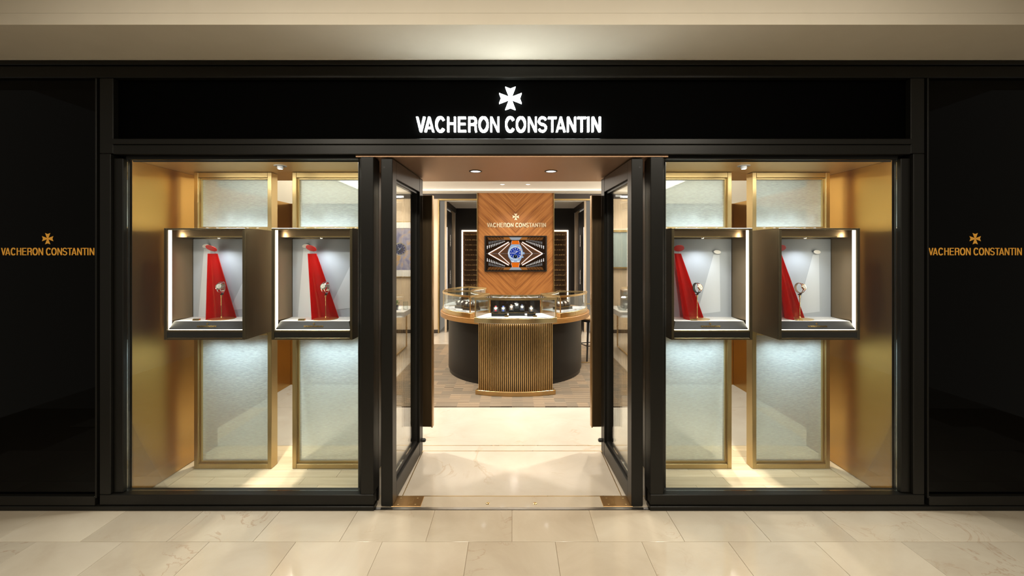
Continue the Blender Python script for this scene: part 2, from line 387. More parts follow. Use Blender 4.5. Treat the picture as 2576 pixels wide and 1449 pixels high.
def emblem_polys():
    arm = [(-.045, .03), (-.225, .5), (0, .415), (.225, .5), (.045, .03)]
    out = [[(-.06, -.06), (.06, -.06), (.06, .06), (-.06, .06)]]
    for k in range(4):
        c, s_ = math.cos(k*PI/2), math.sin(k*PI/2)
        out.append([(x*c-y*s_, x*s_+y*c) for x, y in arm])
    return out
def tri_fan(mb, poly, a, b, fn): mb.prism(poly, a, b, fn)
def lettering(parent, x0, width, z0, cap, y, depth, mat, t=.175, h=.145, emb=None, fn=None, single=False, embpart='emblem'):
    """wordmark on a plane facing -Y; emb = (cx, cz, size)"""
    fn = fn or (lambda u, v, w_: (u, w_, v))
    k = width/(2350-207); objs = []; whole = MB()
    for ch, px in WORD:
        polys, wd = letter(ch, t, h); mb = whole if single else MB()
        xx = x0+(px-207)*k; kx = 168*k
        for p in polys: tri_fan(mb, [(xx+u*kx, z0+v*cap) for u, v in p], y-depth, y, fn)
        if not single: objs.append(mb.build('letter', mat, parent))
    mb = whole if single else MB()
    if emb:
        for p in emblem_polys(): tri_fan(mb, [(emb[0]+u*emb[2], emb[1]+v*emb[2]) for u, v in p], y-depth, y, fn)
        if not single: mb.build(embpart, mat, parent)
    if single: return whole.build('lettering', mat, parent)
    return objs

# =================================================================== STRUCTURE
# ---- mall floor
fl = struct('floor', 'polished beige marble mall floor in front of the shop', 'floor')
B('floor_bed', 'grout', fl, (-5, 5, -7, 0.0, -.05, -.004))
TW = .48
tm = MB().box(-TW/2+.001, TW/2-.001, 0, .298, -.012, 0).build('tile', 'marble_tile', fl, .0008)
tm2 = MB().box(-TW/2+.001, TW/2-.001, 0, .478, -.012, 0).build('tile', 'marble_tile', fl, .0008)
first = True
for i in range(-8, 8):
    x = (i+.5)*TW
    if first: tm.location = (x, -.3, 0); first = False
    else: linkcopy(tm, fl, (x, -.3, 0))
f2 = True
for rix in range(3):
    for i in range(-8, 9):
        x = i*TW if rix % 2 == 0 else (i+.5)*TW
        y = -.3-.48*(rix+1)
        if f2: tm2.location = (x, y, 0); f2 = False
        else: linkcopy(tm2, fl, (x, y, 0))
B('rear_paving', 'marble_tile', fl, (-5, 5, -7, -1.742, -.012, 0))
# ---- shop floor
sf = struct('floor', 'pale marble shop floor with brass inlay strips behind the entrance', 'floor')
B('floor_bed', 'grout', sf, (-3.7, 3.7, .0, 6.3, -.05, -.012))
B('steel_strip', 'steel_strip', sf, (-.86, .86, 0.002, .026, -.011, .002))
B('threshold_slab', 'marble_tile', sf, (-.98, .98, .028, .153, -.011, 0))
B('slab', 'marble_slab', sf, (-.98, .98, .159, .812, -.011, 0))
B('slab', 'marble_slab', sf, (-.98, .98, .818, .912, -.011, 0))
B('slab', 'marble_slab', sf, (-2.52, 2.52, .918, 1.82, -.011, 0))
for y in (.156, .815, .915): B('brass_strip', 'brass', sf, (-.94, .94, y-.003, y+.003, -.011, .0012))
for s_ in (-1, 1): B('brass_strip', 'brass', sf, (s_*.722-.003, s_*.722+.003, .16, .81, -.011, .0014))
B('slab', 'marble_slab', sf, (-2.9, -1.49, 1.822, 6.1, -.011, 0), (1.56, 2.9, 1.822, 6.1, -.011, 0), (-1.489, 1.559, 4.96, 7.6, -.011, 0))
B('wood_border', 'oak_plank', sf, (-2.9, -2.522, .918, 1.82, -.011, .001), (2.522, 2.9, .918, 1.82, -.011, .001))
cp = tag(MB().box(-1.487, 1.557, 1.826, 4.955, -.011, .008).build('carpet', 'carpet'), 'woven brown and grey carpet under the round counter', 'carpet')
for x in (-.155, .148):
    o = MB().lathe([(0, .004), (.006, .0045), (.012, .002), (.013, 0), (0, 0)], seg=20).build('floor_stud', 'polished_gold', None, 0, 40, (x, .07, 0))
    tag(o, 'round brass stud in the threshold, %s of the two' % ('left' if x < 0 else 'right'), 'floor stud', 'brass threshold studs')

# ---- mall bulkhead / ceiling
mc = struct('ceiling', 'cream plaster bulkhead and mall ceiling above the shop front', 'ceiling')
B('soffit', 'plaster', mc, (-5, 5, -.437, .1, 2.80, 2.86))
B('fascia', 'plaster', mc, (-5, 5, -.437, -.38, 2.861, 3.30))
B('mall_ceiling', 'plaster', mc, (-5, 5, -7, -.437, 3.301, 3.36))

# ---- shop front
wf = struct('wall_front', 'black metal shop front framing two windows and an entrance', 'shop front')
FR = 'dark_frame'
def fb(name, *bx, mat=FR, bevel=.003): return B(name, mat, wf, *bx, bevel=bevel)
fb('cornice', (-4.99, 4.99, -.02, .10, 2.772, 2.799))
fb('top_band', (-4.99, 4.99, -.004, .10, 2.697, 2.770))
fb('sign_panel', (-2.488, 2.488, .035, .06, 2.314, 2.70), mat='black_matte', bevel=0)
fb('sign_surround', (-2.575, -2.490, 0, .10, 2.225, 2.696)); fb('sign_surround', (2.490, 2.575, 0, .10, 2.225, 2.696))
fb('moulding', (-2.489, 2.489, -.008, .10, 2.281, 2.316))
fb('header', (-2.489, 2.489, 0, .10, 2.2205, 2.279))
fb('plinth_rail', (-4.99, -.858, -.012, .06, 0, .028)); fb('plinth_rail', (.858, 4.99, -.012, .06, 0, .028))
for s_ in (-1, 1):
    def sx_(a, b, *r): return (min(s_*a, s_*b), max(s_*a, s_*b), *r)
    fb('bottom_rail', sx_(.864, 2.575, 0, .06, .030, .094))
    fb('post', sx_(2.506, 2.575, 0, .10, .096, 2.224))
    fb('pier', sx_(.865, .945, 0, .10, .096, 2.204))
    fb('pier_return', sx_(.865, .95, .101, .128, 0.0, 2.204), mat='black_satin')
    fb('display_wall', sx_(.985, .997, .101, .92, 0.0, 2.204), mat='dark_frame')
    fb('shadow_gap', sx_(2.577, 2.588, .03, .10, .03, 2.696), mat='black_matte', bevel=0)
    fb('panel_frame', sx_(2.589, 2.599, -.006, .10, .075, 2.696))
    fb('panel_frame', sx_(2.600, 4.99, -.006, .10, .030, .088))
    fb('glass_panel', sx_(2.600, 4.99, .022, .05, .088, 2.696), mat='black_glass', bevel=0)
# upper bulkhead over windows + vestibule
B('bulkhead', 'dark_wall', wf, (-3.7, 3.7, .101, .95, 2.235, 2.798))
B('rear_wall', 'dark_wall', wf, (-3.7, -2.49, .101, .92, 0, 2.23), (2.49, 3.7, .101, .92, 0, 2.23))
vs_ = struct('ceiling', 'bronze metal soffit panel over the entrance doors', 'ceiling')
B('soffit_panel', 'bronze_soffit', vs_, (-.984, .984, .02, .95, 2.207, 2.233), bevel=.002)
for x in (-.27, .285):
    o = thing('downlight', 'round recessed downlight in the bronze entrance soffit, %s' % ('left one' if x < 0 else 'right one'), 'downlight', (x+.002, .49 if x < 0 else .49, 2.207), 0, 'entrance downlights')
    MB().lathe([(.036, 0), (.036, -.004), (.046, -.004), (.048, -.001), (.048, 0)], seg=32).build('trim_ring', 'black_satin', o, 0, 40)
    MB().lathe([(0, -.001), (.036, -.0015)], seg=32).build('lamp', 'lamp_soft', o)
    spot((x, .49, 2.195), (x, .42, 0), 26, (1, .84, .64), 110, .7, .035)

# ---- display windows
def window(s_, idx):
    side = 'left' if s_ < 0 else 'right'
    X = lambda a, b: (min(s_*a, s_*b), max(s_*a, s_*b))
    wn = struct('window_%d' % idx, '%s display window with dark frame and large pane' % side, 'window')
    B('frame_jamb', FR, wn, (*X(2.446, 2.505), .02, .075, .095, 2.20), bevel=.004)
    B('frame_jamb', FR, wn, (*X(.946, .958), .02, .075, .095, 2.20), bevel=.003)
    B('frame_sill', FR, wn, (*X(.946, 2.505), .061, .10, .0, .087), bevel=.002)
    B('frame_head', FR, wn, (*X(.959, 2.445), .042, .075, 2.197, 2.2195), (*X(.959, 2.445), .09, .0995, 2.192, 2.2195), bevel=.001)  # second piece is a lip added to hide the light strip
    B('pane', 'clear_glass', wn, (*X(.959, 2.445), .048, .054, .0945, 2.197))
    # display floor of oak planks
    df_ = struct('floor', 'light oak plank floor of the %s display window' % side, 'floor')
    B('floor_bed', 'oak_plank', df_, (*X(.998, 2.47), .101, .917, -.04, -.006))
    rng = random.Random(idx)
    ys = [.102]+[.19+.105*k for k in range(8)]; ys[-1] = .916
    for k in range(len(ys)-1):
        cuts = [.999]; x = .999+rng.uniform(.25, .6)
        while x < 2.2: cuts.append(x); x += rng.uniform(.45, .7)
        cuts.append(2.365)
        for q in range(len(cuts)-1):
            B('plank', 'oak_plank', df_, (*X(cuts[q]+.0008, cuts[q+1]-.0008), ys[k]+.0008, ys[k+1]-.0008, -.006, 0), bevel=.0006)
    p = MB().box(-.38, .38, -.044, .044, -.006, .0005).build('plank', 'oak_plank', df_, .0006, None, (s_*2.411, .508, 0)); p.rotation_euler = (0, 0, PI/2)
    sw = struct('wall_%s' % side, 'gold brushed metal side wall of the %s display window' % side, 'wall')
    B('gold_panel', 'gold_wall', sw, (*X(2.458, 2.489), .101, .92, 0, 2.205))
    dc = struct('ceiling', 'gold brushed metal ceiling of the %s display window' % side, 'ceiling')
    B('gold_panel', 'gold_ceiling', dc, (*X(.998, 2.457), .101, .90, 2.206, 2.232))
    # recessed spot
    o = thing('window_spotlight', 'small white gimbal spotlight in the gold ceiling of the %s window' % side, 'spotlight', (s_*1.60, .29, 2.206), 0, 'window ceiling spotlights')
    MB().lathe([(.030, 0), (.030, -.003), (.040, -.003), (.042, 0)], seg=28).build('trim_ring', 'white_matte', o, 0, 40)
    MB().lathe([(0, -.022), (.018, -.022), (.020, -.018), (.020, 0), (0, 0)], seg=20).build('gimbal', 'white_matte', o, 0, 40)
    MB().lathe([(0, -.0225), (.014, -.0225)], seg=20).build('lamp', 'lamp_on', o)
    for xx, yy, tx in ((1.344, .20, 1.344), (2.074, .20, 2.074), (1.70, .22, 1.7)):
        spot((s_*xx, yy, 2.17), (s_*tx, .36, .0), 60, (.95, .97, 1.0), 105, .8, .03)
    area((s_*1.72, .112, 2.2045), (s_*1.72, .32, 0), 9, 1.35, .015, (1, .95, .86))
    spot((s_*1.7, .16, 2.17), (s_*1.7, .17, 0), 130, (1, .96, .88), 85, .8, .03)  # extra unseen spot added to lighten the display floor
window(-1, 1); window(1, 2)

# ---- shop shell
wl = struct('wall_left', 'left wall of the shop interior', 'wall')
B('white_wall', 'shop_ceiling', wl, (-2.95, -2.9, .92, 6.1, 0, 2.8))
B('bronze_panel', 'gold_wall', wl, (-2.899, -2.70, .921, 2.60, 0.001, 2.21))
wr = struct('wall_right', 'right wall of the shop interior', 'wall')
B('white_wall', 'shop_ceiling', wr, (2.9, 2.95, .92, 6.1, 0, 2.8))
B('bronze_panel', 'gold_wall', wr, (2.70, 2.899, .921, 2.60, 0.001, 2.21))
for s_, nm in ((-1, 'left'), (1, 'right')):
    p = struct('wall_%s' % nm, 'bronze partition behind the %s display window' % nm, 'wall')
    B('bronze_panel', 'gold_wall', p, (min(s_*2.898, s_*1.62), max(s_*2.898, s_*1.62), 2.605, 2.66, 0.001, 2.21))
ic = struct('ceiling', 'white shop ceiling with small downlights and a groove', 'ceiling')
B('ceiling_panel', 'shop_ceiling', ic, (-2.95, 2.95, .951, 5.78, 2.80, 2.85), (-2.95, 2.95, 5.80, 6.1, 2.80, 2.85), (-2.95, 2.95, 5.77, 5.81, 2.815, 2.85))
for k, (x, y) in enumerate(((-.46, 4.35), (.56, 4.35), (-.166, 4.85), (.277, 4.85), (2.02, 4.35))):
    o = thing('downlight', 'small bright downlight in the white shop ceiling, %s' % ['front left of four', 'front right of four', 'rear left of four', 'rear right of four', 'seen through the right door glass'][k], 'downlight', (x, y, 2.80), 0, 'shop ceiling downlights')
    MB().lathe([(.034, 0), (.034, -.003), (.044, -.003), (.046, 0)], seg=24).build('trim_ring', 'white_matte', o, 0, 40)
    MB().lathe([(0, -.0015), (.034, -.0015)], seg=24).build('lamp', 'lamp_soft', o)

CX = .07   # axis of the feature wall
YB = 6.07
wb = struct('wall_back', 'back wall of the shop with dark cornice, beige panels and two alcoves', 'wall')
for s_ in (-1, 1):
    X = lambda a, b: (min(CX+s_*a, CX+s_*b), max(CX+s_*a, CX+s_*b))
    B('cornice_band', 'dark_brown', wb, (*X(.76, 2.83), YB-.02, YB+.06, 2.704, 2.799))
    B('beige_panel', 'beige_panel', wb, (*X(1.562, 2.83), YB, YB+.06, .07, 2.703))
    B('alcove_frame', 'gold_frame', wb, (*X(1.535, 1.560), YB-.015, YB+.10, 0.001, 2.703), bevel=.002)
    B('alcove_frame', 'gold_frame', wb, (*X(.76, 1.534), YB-.015, YB+.10, 2.672, 2.703), bevel=.002)
    bb = struct('baseboard_%s' % ('left' if s_ < 0 else 'right'), 'dark baseboard under the beige back wall', 'baseboard')
    B('board', 'dark_brown', bb, (*X(1.562, 2.82), YB-.015, YB-.001, 0.001, .07))
    # alcove
    B('alcove_ceiling', 'shop_ceiling', wb, (*X(.3, 1.44), YB+.101, 7.56, 2.664, 2.70))
    B('alcove_side', 'beige_panel', wb, (*X(1.402, 1.44), YB+.101, 6.22, 0.001, 2.663), (*X(1.402, 1.44), 7.02, 7.56, 0.001, 2.55))
    B('alcove_door', 'dark_wall', wb, (*X(1.41, 1.44), 6.222, 7.018, 0.001, 2.50))
    B('alcove_beam', 'dark_brown', wb, (*X(1.38, 1.44), 6.222, 7.55, 2.552, 2.663))
    B('alcove_led', 'led_niche', wb, (*X(1.400, 1.409), 6.225, 6.245, .6, 2.14))
    B('alcove_door_handle', 'chrome', wb, (*X(1.385, 1.409), 6.60, 6.615, .95, 1.25), (*X(1.385, 1.409), 6.60, 6.615, 1.75, 2.0))
    B('alcove_back', 'dark_wall', wb, (*X(.3, 1.40), 7.561, 7.62, 0.001, 2.70))
    nb = B('niche_back', 'niche_wood', wb, (*X(.3, 1.235), 7.545, 7.560, .4, 2.142))
    B('niche_led', 'led_niche', wb, (*X(1.222, 1.252), 7.528, 7.544, .4, 2.150))
    B('niche_led', 'led_niche', wb, (*X(.3, 1.221), 7.528, 7.544, 2.122, 2.150))
    B('niche_post', 'gold_frame', wb, (*X(.86, .875), 7.52, 7.544, .4, 2.121))
    for k in range(14):
        z = 2.03-.118*k
        B('shelf', 'shelf_wood', wb, (*X(.3, 1.215), 7.50, 7.544, z-.010, z))
    pg = MB(); rr = random.Random(3+s_)
    for k in range(14):
        z = 2.03-.118*k
        for j in range(26):
            x = CX+s_*(.34+.033*j+rr.uniform(-.006, .006)); pg.box(x-.007, x+.007, 7.505, 7.525, z+.001, z+.016+rr.uniform(0, .012))
    o = pg.build('strap_glints', 'brass', wb); o['kind'] = 'stuff'  # brass pegs stand in for the glints on the strap rows
    B('panel_edge', 'gold_frame', wb, (*X(.752, .764), YB-.17, YB+.06, 0.001, 2.799))
B('core_wall', 'dark_wall', wb, (CX-.74, CX+.74, YB-.05, 7.50, 0.001, 2.70))
fp = tag(empty('feature_panel', (CX, YB-.12, 0)), 'tall chevron wood veneer panel behind the counter', 'wall panel')
vb = MB().box(-.75, -.0006, -.025, .065, 0.001, 2.799); vb.build('veneer_leaf', 'veneer', fp)
MB().box(.0006, .75, -.025, .065, 0.001, 2.799).build('veneer_leaf', 'veneer', fp)

# =================================================================== DOORS
def door(s_, idx):
    side = 'left' if s_ < 0 else 'right'
    X = lambda a, b: (min(s_*a, s_*b), max(s_*a, s_*b))
    d = struct('door_%d' % idx, '%s glazed entrance door standing open, dark frame' % side, 'door')
    x0, x1, y0, y1, z0, z1 = .752, .826, .03, .815, .006, 2.200
    B('stile', FR, d, (*X(x0, x1), y0, y0+.085, z0, z1), bevel=.003)
    B('stile', FR, d, (*X(x0, x1), y1-.10, y1, z0, z1), bevel=.003)
    B('top_rail', FR, d, (*X(x0+.001, x1-.001), y0+.0855, y1-.1005, z1-.115, z1), bevel=.002)
    B('bottom_rail', FR, d, (*X(x0+.001, x1-.001), y0+.0855, y1-.1005, z0, .115), bevel=.002)
    B('glazing_bead', 'black_satin', d, (*X(.772, .806), y0+.086, y0+.10, .116, z1-.116), (*X(.772, .806), y1-.115, y1-.101, .116, z1-.116),
      (*X(.772, .806), y0+.1005, y1-.1155, .116, .13), (*X(.772, .806), y0+.1005, y1-.1155, z1-.13, z1-.116))
    B('pane', 'clear_glass', d, (*X(.785, .793), y0+.101, y1-.116, .131, z1-.131))
    for a, b, c in ((.668, .700, .678), (.846, .830, .840)):
        h = MB()
        ye = y1-.045
        lo, hi = (a, .751) if a < .75 else (.827, a)
        h.mat('bronze_pull'); h.box(*X(c, a), ye+.02, ye+.075, .20, 2.07)
        h.mat('bronze_dark'); h.box(*X(min(c, .751) if a < .75 else .827, .751 if a < .75 else c), ye+.035, ye+.055, .201, 2.069)
        h.build('pull_handle', None, d, .001)
    MB().lathe([(0, 0), (.016, 0), (.016, .02), (.010, .03), (0, .03)], fn=lambda x, y, h_: (s_*(.752-h_), .79+x, .10+y), seg=16).build('door_stop', 'black_satin', d, 0, 40)
    B('pivot_cap', 'black_satin', d, (*X(.80, .81), y0-.001, y0+.001, 2.14, 2.15))
    ang = -.04 if s_ < 0 else .04; pv = Vector((s_*.789, .07, 0))
    d.rotation_euler = (0, 0, ang); d.location = pv-Matrix.Rotation(ang, 3, 'Z') @ pv
    pl = thing('floor_spring_plate', 'bronze floor spring cover plate beside the %s door' % side, 'floor plate', (s_*.671, .091, 0), 0, 'door floor plates')
    B('plate', 'plate_bronze', pl, (-.094, .094, -.06, .06, .0005, .0045), bevel=.0015)
    sxx = 1 if s_ < 0 else -1
    for px_, py_ in ((-.055, -.035), (-.055, .035), (.055, -.035), (.055, .035)):
        MB().lathe([(0, .0055), (.005, .0055), (.006, .0045), (0, .0045)], (px_, py_, 0), seg=12).build('screw', 'brass', pl, 0, 40)
    lg = MB()
    for k, ch in enumerate('GEZE'):
        for p in letter(ch, .16, .14)[0]:
            lg.prism([((v-.5)*.012*-1*1.0, (u-1.3+k*.72)*.016) for u, v in p], .0046, .0054, lambda a, b, w_: (sxx*.022+a, b, w_))
    lg.build('lettering', 'brass', pl)
    B('logo_border', 'brass', pl, (sxx*.022-.012, sxx*.022-.011, -.032, .032, .0046, .0052), (sxx*.022+.011, sxx*.022+.012, -.032, .032, .0046, .0052),
      (sxx*.022-.0109, sxx*.022+.0109, -.032, -.031, .0046, .0052), (sxx*.022-.0109, sxx*.022+.0109, .031, .032, .0046, .0052))
door(-1, 1); door(1, 2)

# =================================================================== SIGNS
sg = thing('shop_sign', 'large white illuminated letters and cross emblem on the black header', 'sign', (0, 0, 0))
lettering(sg, -.6025, 1.160, 2.366, .0935,   .034, .020, 'sign_light', .135, .112, emb=(-.010, 2.5765, .142))
for s_ in (-1, 1):
    so = thing('panel_lettering', 'gold letters and cross emblem on the black glass panel at far %s' % ('left' if s_ < 0 else 'right'), 'sign', (0, 0, 0), 0, 'side panel lettering')
    x0 = -3.212 if s_ < 0 else 2.620
    lettering(so, x0, .585, 1.590, .046, .0215, .002, 'glowing_gold', .130, .108, emb=(x0+.2925, 1.694, .070))
iw = thing('wall_lettering', 'gold letters and cross emblem on the wood veneer panel above the screen', 'sign', (0, 0, 0))
lettering(iw, CX-.565, 1.165, 2.122, .085, YB-.1455, .012, 'gold_letter', .15, .13, emb=(CX+.005, 2.328, .135))

# =================================================================== DISPLAY SCREENS (gold frames with mesh glass)
def gold_screen(cx, label, mesh_dx):
    g = thing('display_screen', label, 'display screen', (cx, .518, 0), 0, 'gold framed display screens')
    W = .288
    B('stile', 'gold_frame', g, (-W, -W+.030, 0, .085, 0.001, 2.203), bevel=.002)
    B('stile', 'gold_frame', g, (W-.030, W, 0, .085, 0.001, 2.203), bevel=.002)
    B('rail', 'gold_frame', g, (-W+.0305, W-.0305, 0, .085, 2.165, 2.203), bevel=.002)
    B('rail', 'gold_frame', g, (-W+.0305, W-.0305, 0, .085, 1.755, 1.790), bevel=.002)
    B('rail', 'gold_frame', g, (-W+.0305, W-.0305, 0, .085, 1.0, 1.03), bevel=.002)
    B('rail', 'gold_frame', g, (-W+.0305, W-.0305, 0, .085, .001, .036), bevel=.002)
    for z0, z1 in ((1.7905, 2.1645), (.0365, .9995)):
        a, b = -W+.0305, W-.0305
        pn = B('mesh_pane', 'mesh_glass', g, (a+.002, b-.002, .040, .046, z0+.002, z1-.002))
        B('glazing_bead', 'gold_frame', g, (a, a+.010, .022, .039, z0, z1), (b-.010, b, .022, .039, z0, z1), (a+.0105, b-.0105, .022, .039, z0, z0+.010), (a+.0105, b-.0105, .022, .039, z1-.010, z1))
    for k in range(6): B('led_dot', 'lamp_soft', g, (-.2+k*.075, -.19+k*.075, .004, .014, 1.7901, 1.792))
    for k in range(6):
        x = cx-.195+k*.075
        if k % 2 == (0 if cx < 0 else 1): spot((x, .530, 1.80), (x, .55, 2.2), .3, COOL, 70, .7, .004)
        if k % 2: spot((x, .40, 1.0), (x, .62, .35), 7.5, (.80, .92, 1.0), 110, 1.0, .02)
    return g
pos4 = [(-2.074, -2.05, 'leftmost'), (-1.344, -1.333, 'second from left'), (1.344, 1.333, 'third from left'), (2.074, 2.05, 'rightmost')]
for cx, bx_, nm in pos4: gold_screen(cx, 'tall gold frame with silvery mesh glass panes, %s of four' % nm, 0)

# =================================================================== WATCHES
def watch(name, label, loc, rot, case, strap, dial, k=1.0, group=None, hexa=False):
    o = thing(name, label, 'watch', loc, 0, group); o.rotation_euler = rot; o.scale = (k, k, k)
    fy = lambda x, y, h_: (x, -h_, y)
    seg = 8 if hexa else 28
    MB().lathe([(0, -.004), (.019, -.004), (.0218, -.001), (.0218, .003), (.0185, .0058), (.0162, .0055), (.0162, .0048), (0, .0048)], fn=fy, seg=seg).build('case', case, o, 0, 35)
    MB().lathe([(0, .0050), (.0146, .0050)], fn=fy, seg=28).build('dial', dial, o)
    hd = MB()
    for a, ln in ((60, .008), (300, .011)):
        c, s2 = math.cos(math.radians(a)), math.sin(math.radians(a))
        hd.prism([(-.0006*-s2, -.0006*c), (ln*c-.0006*-s2, ln*s2-.0006*c), (ln*c+.0006*-s2, ln*s2+.0006*c), (.0006*-s2, .0006*c)], -.0058, -.0053, lambda u_, v_, w_: (u_, w_, v_))
    for q in range(12):
        a = q*PI/6; r0, r1 = .011, .0135
        c, s2 = math.cos(a), math.sin(a)
        hd.prism([(r0*c+.0004*s2, r0*s2-.0004*c), (r1*c+.0004*s2, r1*s2-.0004*c), (r1*c-.0004*s2, r1*s2+.0004*c), (r0*c-.0004*s2, r0*s2+.0004*c)], -.0056, -.0051, lambda u_, v_, w_: (u_, w_, v_))
    hd.build('hands', 'charcoal', o)
    MB().lathe([(0, 0), (.0022, 0), (.0026, .001), (.0026, .003), (0, .0035)], fn=lambda x, y, h_: (.0195+h_, x, y), seg=10).build('crown', case, o, 0, 40)
    # strap loop
    n_ = 26; vs = []; fs = []
    for i in range(n_+1):
        a = math.radians(62+(360-124)*i/n_)      # 0 deg = front (dial)
        cy, cz = .028-.028*math.cos(a), .033*math.sin(a)
        wv = .0112-.0022*math.sin((i/n_)*PI)
        nx_, nz_ = -math.cos(a), math.sin(a)
        for (dx, dn) in ((-wv, 0), (wv, 0), (wv, .0036), (-wv, .0036)): vs.append((dx, cy+nx_*dn, cz+nz_*dn))
    for i in range(n_):
        for q in range(4): fs.append((4*i+q, 4*i+(q+1) % 4, 4*i+4+(q+1) % 4, 4*i+4+q))
    fs += [(0, 3, 2, 1), (4*n_, 4*n_+1, 4*n_+2, 4*n_+3)]
    if strap == 'chrome':
        bl = MB()
        for i in range(n_):
            q = [Vector(p) for p in vs[4*i:4*i+8]]; q = q[:4]+[q[e]+(q[e+4]-q[e])*.80 for e in range(4)]
            bl.add(q, [(0, 1, 2, 3), (4, 7, 6, 5), (0, 4, 5, 1), (1, 5, 6, 2), (2, 6, 7, 3), (3, 7, 4, 0)])
        bl.build('bracelet', strap, o)
    else: MB().add(vs, fs).build('strap', strap, o, 0, 50)
    lug = MB()
    for sz in (-1, 1):
        for sx2 in (-1, 1): lug.prism([(0, .014*sz), (0.0035, .017*sz), (.0135, .0285*sz), (.011, .0295*sz), (-.002, .020*sz)], sx2*.0095-.0016, sx2*.0095+.0016, lambda u_, v_, w_: (w_, u_, v_))
    lug.build('lugs', case, o)
    return o

# =================================================================== DISPLAY CASES
def display_case(cx, nm, s_):
    WB, Y0, Y1, Z0, Z1 = .27, .185, .517, 1.025, 1.770
    out = -1 if s_ < 0 else 1      # outer side (carries the LED strip)
    c = thing('display_case', 'bronze window display case, %s of four, open front with grey backdrop' % nm, 'display case', (cx, 0, 0), 0, 'bronze window display cases')
    b = MB(); b.mat('case_bronze')
    b.box(-WB, -WB+.014, Y0+.012, Y1, Z0, Z1); b.box(WB-.014, WB, Y0+.012, Y1, Z0, Z1)
    b.box(-WB+.0145, WB-.0145, Y0+.012, Y1, Z1-.012, Z1); b.box(-WB+.0145, WB-.0145, Y0+.012, Y1, Z0, Z0+.012)
    b.box(-WB+.0145, WB-.0145, .44, Y1, Z0+.0125, Z1-.0125)
    b.build('body', None, c)
    b = MB(); b.mat('case_bronze')
    b.box(-WB, -WB+.018, Y0, Y0+.0115, Z0, Z1); b.box(WB-.018, WB, Y0, Y0+.0115, Z0, Z1)
    b.box(-WB+.0185, WB-.0185, Y0, Y0+.0115, Z1-.011, Z1); b.box(-WB+.0185, WB-.0185, Y0, Y0+.0115, Z0, Z0+.012)
    b.box(-WB+.0185, WB-.0185, Y0, Y0+.0115, Z0+.050, Z0+.064)
    b.build('front_frame', None, c, .0015)
    B('black_band', 'black_satin', c, (-WB+.0185, WB-.0185, Y0+.004, Y0+.0118, Z0+.0125, Z0+.0495))
    # inner liners, backdrop
    B('side_liner', 'case_inner', c, (-WB+.0145, -WB+.018, Y0+.0125, .425, Z0+.0645, Z1-.0125), (WB-.018, WB-.0145, Y0+.0125, .425, Z0+.0645, Z1-.0125))
    B('backdrop', 'backdrop', c, (-WB+.020, WB-.020, .426, .439, 1.13, 1.705))
    B('soffit', 'case_inner', c, (-WB+.0185, WB-.0185, .265, .4255, 1.712, Z1-.0125))
    B('light_rail', 'polished_gold', c, (-WB+(.10 if out < 0 else .03), WB-(.03 if out < 0 else .10), .258, .2645, 1.712, 1.719))
    MB().lathe([(0, -.006), (.010, -.006), (.012, 0), (0, 0)], (0.05*-out*0+.0, .33, 1.712), seg=18).build('downlight', 'chrome', c, 0, 40)
    MB().lathe([(0, -.0065), (.008, -.0065)], (0, .33, 1.712), seg=18).build('lamp', 'lamp_on', c)
    xo = out*(WB-.018)
    B('led_strip', 'led_warm', c, (min(xo, xo-out*.004), max(xo, xo-out*.004), .200, .226, 1.095, Z1-.013))
    # plinth with sloping front
    pl = MB(); pl.mat('white_matte')
    a = WB-.0195
    pl.add([(-a+.02, .222, 1.144), (a-.02, .222, 1.144), (a, .4255, 1.144), (-a, .4255, 1.144)], [(0, 1, 2, 3)])
    pl.mat('charcoal')
    pl.add([(-a, .199, 1.0925), (a, .199, 1.0925), (a-.02, .222, 1.144), (-a+.02, .222, 1.144), (a, .4255, 1.144), (-a, .4255, 1.144), (a, .4255, 1.0925), (-a, .4255, 1.0925)],
           [(0, 1, 2, 3), (1, 6, 4, 2), (0, 3, 5, 7), (0, 7, 6, 1), (4, 6, 7, 5)])
    pl.build('plinth', None, c)
    B('led_line', 'lamp_soft', c, (-a, a, .1975, .2015, 1.0895, 1.0920))
    # lettering on the sloping face
    def slope(u_, v_, w_):
        t_ = (v_-1.0925)/.0515
        return (u_, .199+.023*t_+w_*.913, v_+w_*-.408*-1*-1)
    lettering(c, -.065, .13, 1.106, .0105, .0, .0022, 'polished_gold', .17, .14, emb=(0, 1.1275, .0155), fn=slope, single=True)
    # printed light beam + white spot disc on the backdrop
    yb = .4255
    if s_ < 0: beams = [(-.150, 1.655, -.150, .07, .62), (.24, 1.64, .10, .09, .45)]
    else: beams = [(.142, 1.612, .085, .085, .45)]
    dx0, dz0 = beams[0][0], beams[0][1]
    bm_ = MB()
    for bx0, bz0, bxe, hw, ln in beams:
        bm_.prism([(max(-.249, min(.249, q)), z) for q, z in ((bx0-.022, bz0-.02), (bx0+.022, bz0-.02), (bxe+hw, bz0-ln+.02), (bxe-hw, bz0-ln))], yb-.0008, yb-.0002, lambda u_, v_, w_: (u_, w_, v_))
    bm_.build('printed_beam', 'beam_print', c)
    tl_ = .35 if s_ < 0 else -.25
    dm = MB().lathe([(0, 0), (.0255, 0), (.0255, .006), (0, .006)], fn=lambda x, y, h_: (dx0+x*math.cos(tl_)-y*.5*math.sin(tl_)*1, yb-.008-h_, dz0+x*math.sin(tl_)*.6+y*.52), seg=28)
    dm.build('spot_disc', 'white_matte', c)
    spot((cx, .285, 1.700), (cx-.01, .38, 1.14), 3.6, (.95, .97, 1.0), 110, .8, .012)
    spot((cx+.12, .25, 1.70), (cx+.05, .43, 1.35), .35, (.93, .96, 1.0), 90, .8, .012)
